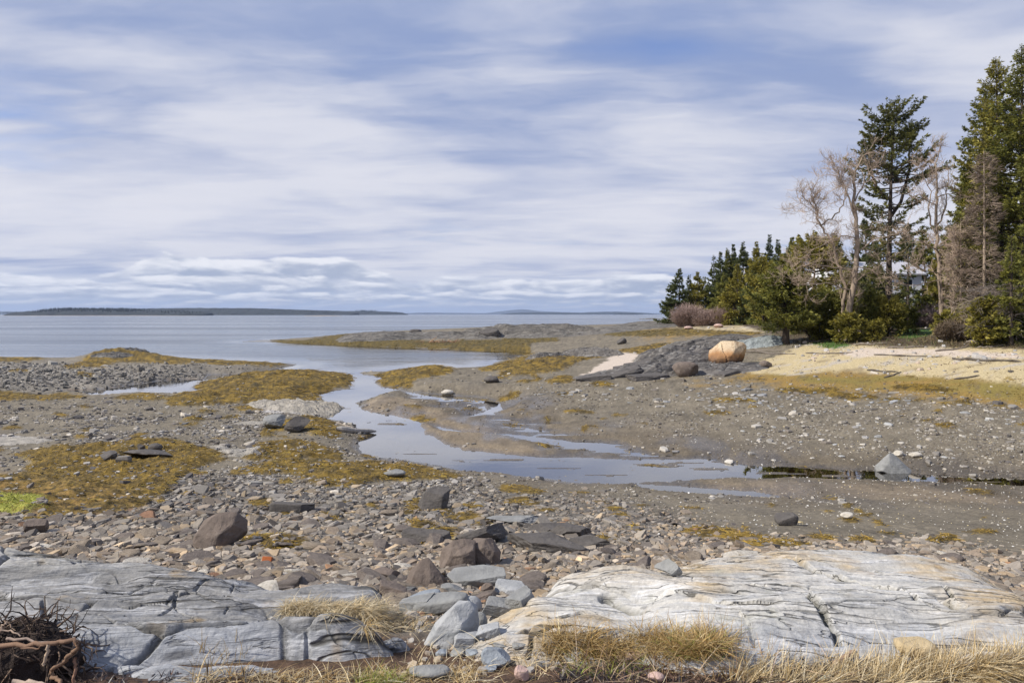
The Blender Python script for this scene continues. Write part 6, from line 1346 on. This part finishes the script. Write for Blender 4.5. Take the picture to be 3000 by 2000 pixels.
# sweeping dead boughs at the lower right of the wood
def dead_boughs():
    r = np.random.default_rng(411); b = MB(); o = at2(2960, 1002); Yb = 39.
    for k in range(95):
        p = up_(r.uniform(2900, 3080), r.uniform(830, 970), Yb+r.uniform(-1, 1)); L = r.uniform(.9, 2.8); d = norm(np.array([-1, r.normal(0, .3), r.uniform(-.55, .1)])); pts = [p]
        for i in range(5): d = norm(d+np.array([0, 0, .02])+r.normal(0, .10, 3)); pts.append(pts[-1]+d*L/5)
        c = np.array((.30,.25,.21))*r.uniform(.4, 1.2); b.tube(np.array(pts)-o, np.linspace(r.uniform(.012, .03), .006, 6), 4, c)
        for i in range(1, 6):
            for _ in range(3):
                dd = norm(d+r.normal(0, .5, 3)); q = pts[i]; b.tube(np.array([q, q+dd*L*.12, q+dd*L*.24+(0,0,-.03)])-o, [.009,.007,.005], 3, c)
    ob = b.obj('dead_branches', m_twig); ob.location = o; tag(ob, 'sweep of dead grey boughs hanging to the ground at the lower right of the wood', 'dead branches')
dead_boughs()
tree('spruce_tree', 'young ragged spruce with hanging boughs in front of the dead grey boughs', 'spruce tree', 2962, 690, 38, 84, 291, MID, prof=lambda t: (.45+.55*math.sin(t*19)**2)*(1-t)**.7, bare=.06, top_up=.5, low_down=-.45, puff=.24, dens=1.0, spacing=.34, gap=.2, clear=.3)
tree('spruce_tree', 'thin see-through spruce standing before the house roof', 'spruce tree', 2660, 715, 57, 52, 292, DARK, prof=lambda t: (.5+.5*math.sin(t*17)**2)*(1-t)**.5, bare=.10, top_up=.4, low_down=-.3, puff=.26, dens=.75, spacing=.5, gap=.3, clear=.35)
# leafless brown thicket bushes: a dome of fine upright twigs
def twig_bush(label, px, ptop, Y, rpx, seed, n=2600, col=(.33,.245,.21), group='brown leafless bushes'):
    r = np.random.default_rng(seed); X = (px-1500)/F*Y; z = float(Zt(np.array([X]), np.array([Y]))[0]); Ht = H+(HZ-ptop)/F*Y-z; Rr = rpx/F*Y
    a = r.uniform(0, 6.283, n); q = np.sqrt(r.uniform(0, 1, n)); P = np.stack([np.cos(a)*q*Rr*.75, np.sin(a)*q*Rr*.6, np.zeros(n)], 1); P[:, 2] = Zt(P[:,0]+X, P[:,1]+Y)-z-.05
    d = norm(np.stack([np.cos(a)*q*.55+r.normal(0,.2,n), np.sin(a)*q*.5+r.normal(0,.2,n), np.ones(n)], 1))
    Lx = Ht*np.sqrt(np.clip(1-.75*q**2, .1, 1))*r.uniform(.6, 1.05, n)*(1+.12*fbm(P[:,0]*.8, P[:,1]*.8+seed, 2, 3))
    c = np.asarray(col)*np.exp(r.normal(0, .22, n))[:, None]
    V1, F1, C1 = ribbons(P, d, Lx, np.full(n, .035), r.uniform(0, .35, n), c*.8, r, 3, 0, .3)
    m = n*5; i = r.integers(0, n, m); s = r.uniform(.45, 1.0, m)
    Q = P[i]+d[i]*(Lx[i]*s)[:, None]; dd = norm(d[i]+r.normal(0, .45, (m, 3)))
    V2, F2, C2 = ribbons(Q, dd, r.uniform(.25, .7, m)*Ht/3, np.full(m, .028), r.uniform(0, .4, m), np.asarray(col)*1.2*np.exp(r.normal(0, .2, m))[:, None], r, 2, 0, .3)
    o = build('leafless_bush', np.concatenate([V1, V2]), np.concatenate([F1, F2+len(V1)]), m_twig, np.concatenate([C1, C2])); o.location = (X, Y, z); tag(o, label, 'bush', group)
for i, a in enumerate((('rounded grey brown bush beside the leftmost spruce', 2016, 888, 103, 38), ('low reddish brown bush second from the left of the thicket', 2070, 906, 101, 44), ('broad mauve brown bush in the middle of the thicket', 2122, 894, 100, 56), ('tall mauve bush at the right end of the thicket', 2180, 884, 99, 52), ('mauve bush half hidden behind the cedar', 2222, 890, 98, 40))):
    twig_bush(a[0], a[1], a[2], a[3], a[4], 420+i)
twig_bush('pale mauve leafless bush behind the lawn below the house', 2722, 885, 58, 62, 430, 2200, (.30,.235,.225))
twig_bush('dark brown leafless bush right of the cedar trunk', 2412, 922, 51, 48, 431, 1800, (.12,.085,.06))
twig_bush('brown leafless brush at the foot of the upright bare tree', 2800, 930, 42, 50, 432, 1800, (.16,.12,.08))
# grass and litter on the bank
r = np.random.default_rng(440); GB = []
GB.append(tuft(5200, (2240, 3060), (975, 1022), .32, .8, .5, [(.17,.13,.06),(.24,.18,.09),(.10,.08,.045),(.12,.14,.04)], r, w=.03, dens=lambda a, b, P: Mt('soil', P[:,0], P[:,1])*.9))
GB.append(tuft(2600, (2320, 2760), (960, 1022), .16, .9, .4, [(.09,.17,.03),(.14,.21,.05),(.07,.12,.025)], r, w=.03, dens=lambda a, b, P: np.clip(Mt('lawn', P[:,0], P[:,1])*2, 0, 1)))
GB.append(tuft(3000, (1900, 3060), (950, 1060), .12, .7, .6, PALE_, r, w=.025, dens=lambda a, b, P: np.clip(Mt('straw', P[:,0], P[:,1]), 0, 1)*(.3+.7*(fbm(P[:,0]*.7, P[:,1]*.7, 2, 9) > .05))))
GB.append(tuft(2600, (2150, 3060), (1015, 1085), .16, .08, .7, [(.10,.07,.045),(.16,.11,.07),(.06,.045,.035)], r, w=.035, arch=(0,.3), dens=lambda a, b, P: sstep(.0,.25,fbm(P[:,0]*.18, P[:,1]*1.1, 3, 49))))
GB.append(tuft(6000, (2050, 3060), (1078, 1190), .10, .5, .8, [(.24,.16,.045),(.30,.20,.05),(.17,.12,.04),(.26,.22,.05)], r, w=.03, dens=lambda a, b, P: np.clip(Mt('ochre', P[:,0], P[:,1]), 0, 1)*(.2+.8*(fbm(P[:,0]*.8, P[:,1]*.8, 3, 29) > 0))))
V, Fc, C = join(GB); tag(build('bank_grass', V, Fc, m_blade, C), kind='stuff')

# ------------------------------------------------------------------ the white house behind the trees
def house():
    Y = 76.; x0, x1 = (2440-1500)/F*Y, (2700-1500)/F*Y; zb = float(Zt(np.array([(x0+x1)/2]), np.array([Y]))[0]); zt = H+(920-803)/F*Y; zr = H+(920-772)/F*(Y+3.5); D = 7.
    root = empty('house', ((x0+x1)/2, Y, zb), 'white clapboard house with a pale grey roof behind the trees', 'house'); w = (x1-x0)/2; h = zt-zb
    mw = surf_mat('white_clapboard', (.70,.71,.74), .7, .08, 2., ((30., .3, .02),), stretch=(.05,.05,1)); mr = surf_mat('grey_shingles', (.42,.42,.45), .85, .2, 8., ((20., .4, .02),)); mt_ = surf_mat('white_trim', (.80,.80,.81), .6, .03, 2., ())
    mg, t = new_mat('window_glass'); p = t.n('ShaderNodeBsdfPrincipled'); p.inputs['Base Color'].default_value = (.03,.035,.04,1); p.inputs['Roughness'].default_value = .05; o = t.n('ShaderNodeOutputMaterial'); t.set(o.inputs[0], p.outputs[0])
    b = MB(); b.box(-w, w, 0, D, -.4, h); b.add([(-w,0,h+.001),(-w,D,h+.001),(-w,D/2,zr-zb-.1)], [(0,1,2)]); b.add([(w,0,h+.001),(w,D,h+.001),(w,D/2,zr-zb-.1)], [(0,2,1)]); b.obj('wall', mw, root)
    e = .35; rz = zr-zb; b = MB()
    for s, ya, yb in ((1, -e, D/2), (-1, D+e, D/2)):
        k = (rz-h)/(D/2)*e; V = [(-w-e, ya, h-k+.05), (w+e, ya, h-k+.05), (w+e, yb, rz+.05), (-w-e, yb, rz+.05)]; V += [(x, y, z+.14) for x, y, z in V]; b.add(V, [(0,1,2,3), (4,7,6,5), (0,4,5,1), (1,5,6,2), (3,2,6,7), (0,3,7,4)])
    b.obj('roof', mr, root)
    for x in (-3.6, -1.4, 1.0, 3.4):
        for z in (1.0, 3.5):
            if x == 1.0 and z == 1.0: continue
            fb = MB(); x_, z_ = .48, 1.35
            fb.box(x-x_-.1, x-x_, -.05, .02, z-.1, z+z_+.1); fb.box(x+x_, x+x_+.1, -.05, .02, z-.1, z+z_+.1); fb.box(x-x_, x+x_, -.05, .02, z-.1, z); fb.box(x-x_, x+x_, -.05, .02, z+z_, z+z_+.1); fb.box(x-x_, x+x_, -.04, .01, z+z_/2-.03, z+z_/2+.03)
            f = fb.obj('window', mt_, root); g = MB(); g.box(x-x_, x+x_, -.02, -.012, z, z+z_/2-.03); g.box(x-x_, x+x_, -.02, -.012, z+z_/2+.03, z+z_); g.obj('pane', mg, f)
    d = MB(); d.box(.52, 1.48, -.04, -.005, 0, 2.1); d.obj('door', surf_mat('painted_door', (.25,.27,.3), .5, .05, 2., ()), root)
house()

# ------------------------------------------------------------------ islands and hills across the bay
m_isl = surf_mat('island_ground', (.022,.028,.028), .95, .35, .02, ())
m_shore = surf_mat('island_shore', (.28,.25,.22), .95, .4, .05, ())
def island(name, prof, Y, seed, thick=.35, mat=None, rough=.12, shore=True, base_py=None):
    """prof: (photo column, row) skyline; a long mound with that ridge"""
    r = np.random.default_rng(seed); pr = np.array(prof, float); px = np.linspace(pr[0,0], pr[-1,0], 260); top = np.interp(px, pr[:,0], pr[:,1])
    zt = np.maximum((HZ-top)/F*Y+H, .5); d = (pr[-1,0]-pr[0,0])/F*Y*thick; nv = 26
    s = np.linspace(-1, 1, nv); X = ((px-1500)/F)[:, None]*(Y+0*s[None]); ends = np.sqrt(np.clip(1-np.abs(np.linspace(-1,1,260))**6, 0, 1))
    Yv = Y+d*.5*s[None]*ends[:, None]*(1+.25*fbm(px/60., px*0, 3, seed)[:, None])
    k = np.clip(1-np.abs(s)**2.2, 0, 1)**.8
    Z = zt[:, None]*k[None]*(1+rough*fbm(X/ (Y*.01), Yv/(Y*.01), 4, seed+1))-1.5*(1-k[None])
    o = build(name, np.stack([X, Yv, Z], -1).reshape(-1, 3), gridfaces(260, nv)[:, ::-1], mat or m_isl, None, True); tag(o, kind='structure')
    return px, zt, d
FW = []
def forest(px, zt, Y, d, a, b, n, ht, seed, col=(.022,.028,.024)):
    r = np.random.default_rng(seed); p = r.uniform(a, b, n); y = Y+r.uniform(-.34, .2, n)*d; x = (p-1500)/F*Y
    z = np.interp(p, px, zt)*np.clip(1-np.abs((y-Y)/(d*.5))**2.2, 0, 1)**.8*.9; hh = ht*r.uniform(.6, 1.25, n); w = hh*r.uniform(.28, .45, n)
    a_ = r.uniform(0, 6.28, n); k = 5; ang = a_[:, None]+np.arange(k)[None]/k*6.283
    V = np.concatenate([np.stack([x[:, None]+w[:, None]*np.cos(ang)*.6, y[:, None]+w[:, None]*np.sin(ang)*.6, np.repeat((z-1)[:, None], k, 1)], -1), np.stack([x, y, z+hh], -1)[:, None]], 1)
    i = np.arange(k); f = np.stack([i, (i+1) % k, np.full(k, k)], 1)
    FW.append((V.reshape(-1, 3), (f[None]+np.arange(n)[:, None, None]*(k+1)).reshape(-1, 3), np.repeat(np.asarray(col)*np.exp(r.normal(0, .2, n))[:, None], k+1, 0)))
a = island('island', [(30,918),(60,914),(140,910),(170,906.5),(250,906),(350,907),(420,909),(520,912),(620,917)], 2500, 1); forest(*a[:2], 2500, a[2], 140, 420, 900, 9.5, 1); forest(*a[:2], 2500, a[2], 45, 160, 120, 5, 2); forest(*a[:2], 2500, a[2], 400, 590, 260, 6, 3)
a = island('island', [(150,917),(340,908),(420,904.5),(560,902.5),(740,903),(860,907),(960,911),(1050,917)], 3600, 2); forest(*a[:2], 3600, a[2], 200, 1000, 2600, 5.5, 4)
a = island('island', [(620,916),(760,908),(860,908.5),(1000,911),(1120,912.5),(1170,915),(1195,920)], 4600, 3); forest(*a[:2], 4600, a[2], 700, 1185, 1500, 5.5, 5); forest(*a[:2], 4600, a[2], 1050, 1100, 60, 14, 6)
V, Fc, C = join(FW); tag(build('far_forest', V, Fc, surf_mat('far_trees', None, .95, .1, .01, ()), C), kind='stuff')
island('hills', [(-420,918),(-200,913),(-60,911),(20,912),(60,914),(140,918)], 11000, 4, .15)
island('hills', [(1100,919),(1180,917.5),(1240,915.5),(1300,916),(1420,917),(1500,918.5)], 15500, 5, .1)
island('mountain', [(1390,919),(1430,916),(1470,911.5),(1500,908),(1530,905.5),(1548,907),(1580,911),(1640,914),(1720,915.5),(1900,917),(2100,918.5)], 17500, 6, .1, rough=.05)
island('hills', [(1468,920),(1500,916.5),(1560,914.5),(1640,915),(1740,917),(1790,920)], 7600, 7, .15)
island('hills', [(1660,919.5),(1720,914.5),(1790,912.5),(1850,914),(1900,916.5),(1925,920)], 9600, 8, .15)
island('island', [(1795,920),(1820,917.5),(1860,917.5),(1885,920)], 6000, 9, .2)
for p, Y_, s_, k_ in (([(890,925),(940,923.5),(1000,925)], 1600, 10, m_shore), ([(1872,936.5),(1895,932),(1915,931.5),(1940,934),(1975,936.5)], 640, 11, m_out2), ([(-100,925),(100,924),(400,923.6),(600,924.5)], 1900, 12, m_shore)):
    island('reef', p, Y_, s_, .25, k_, .3)
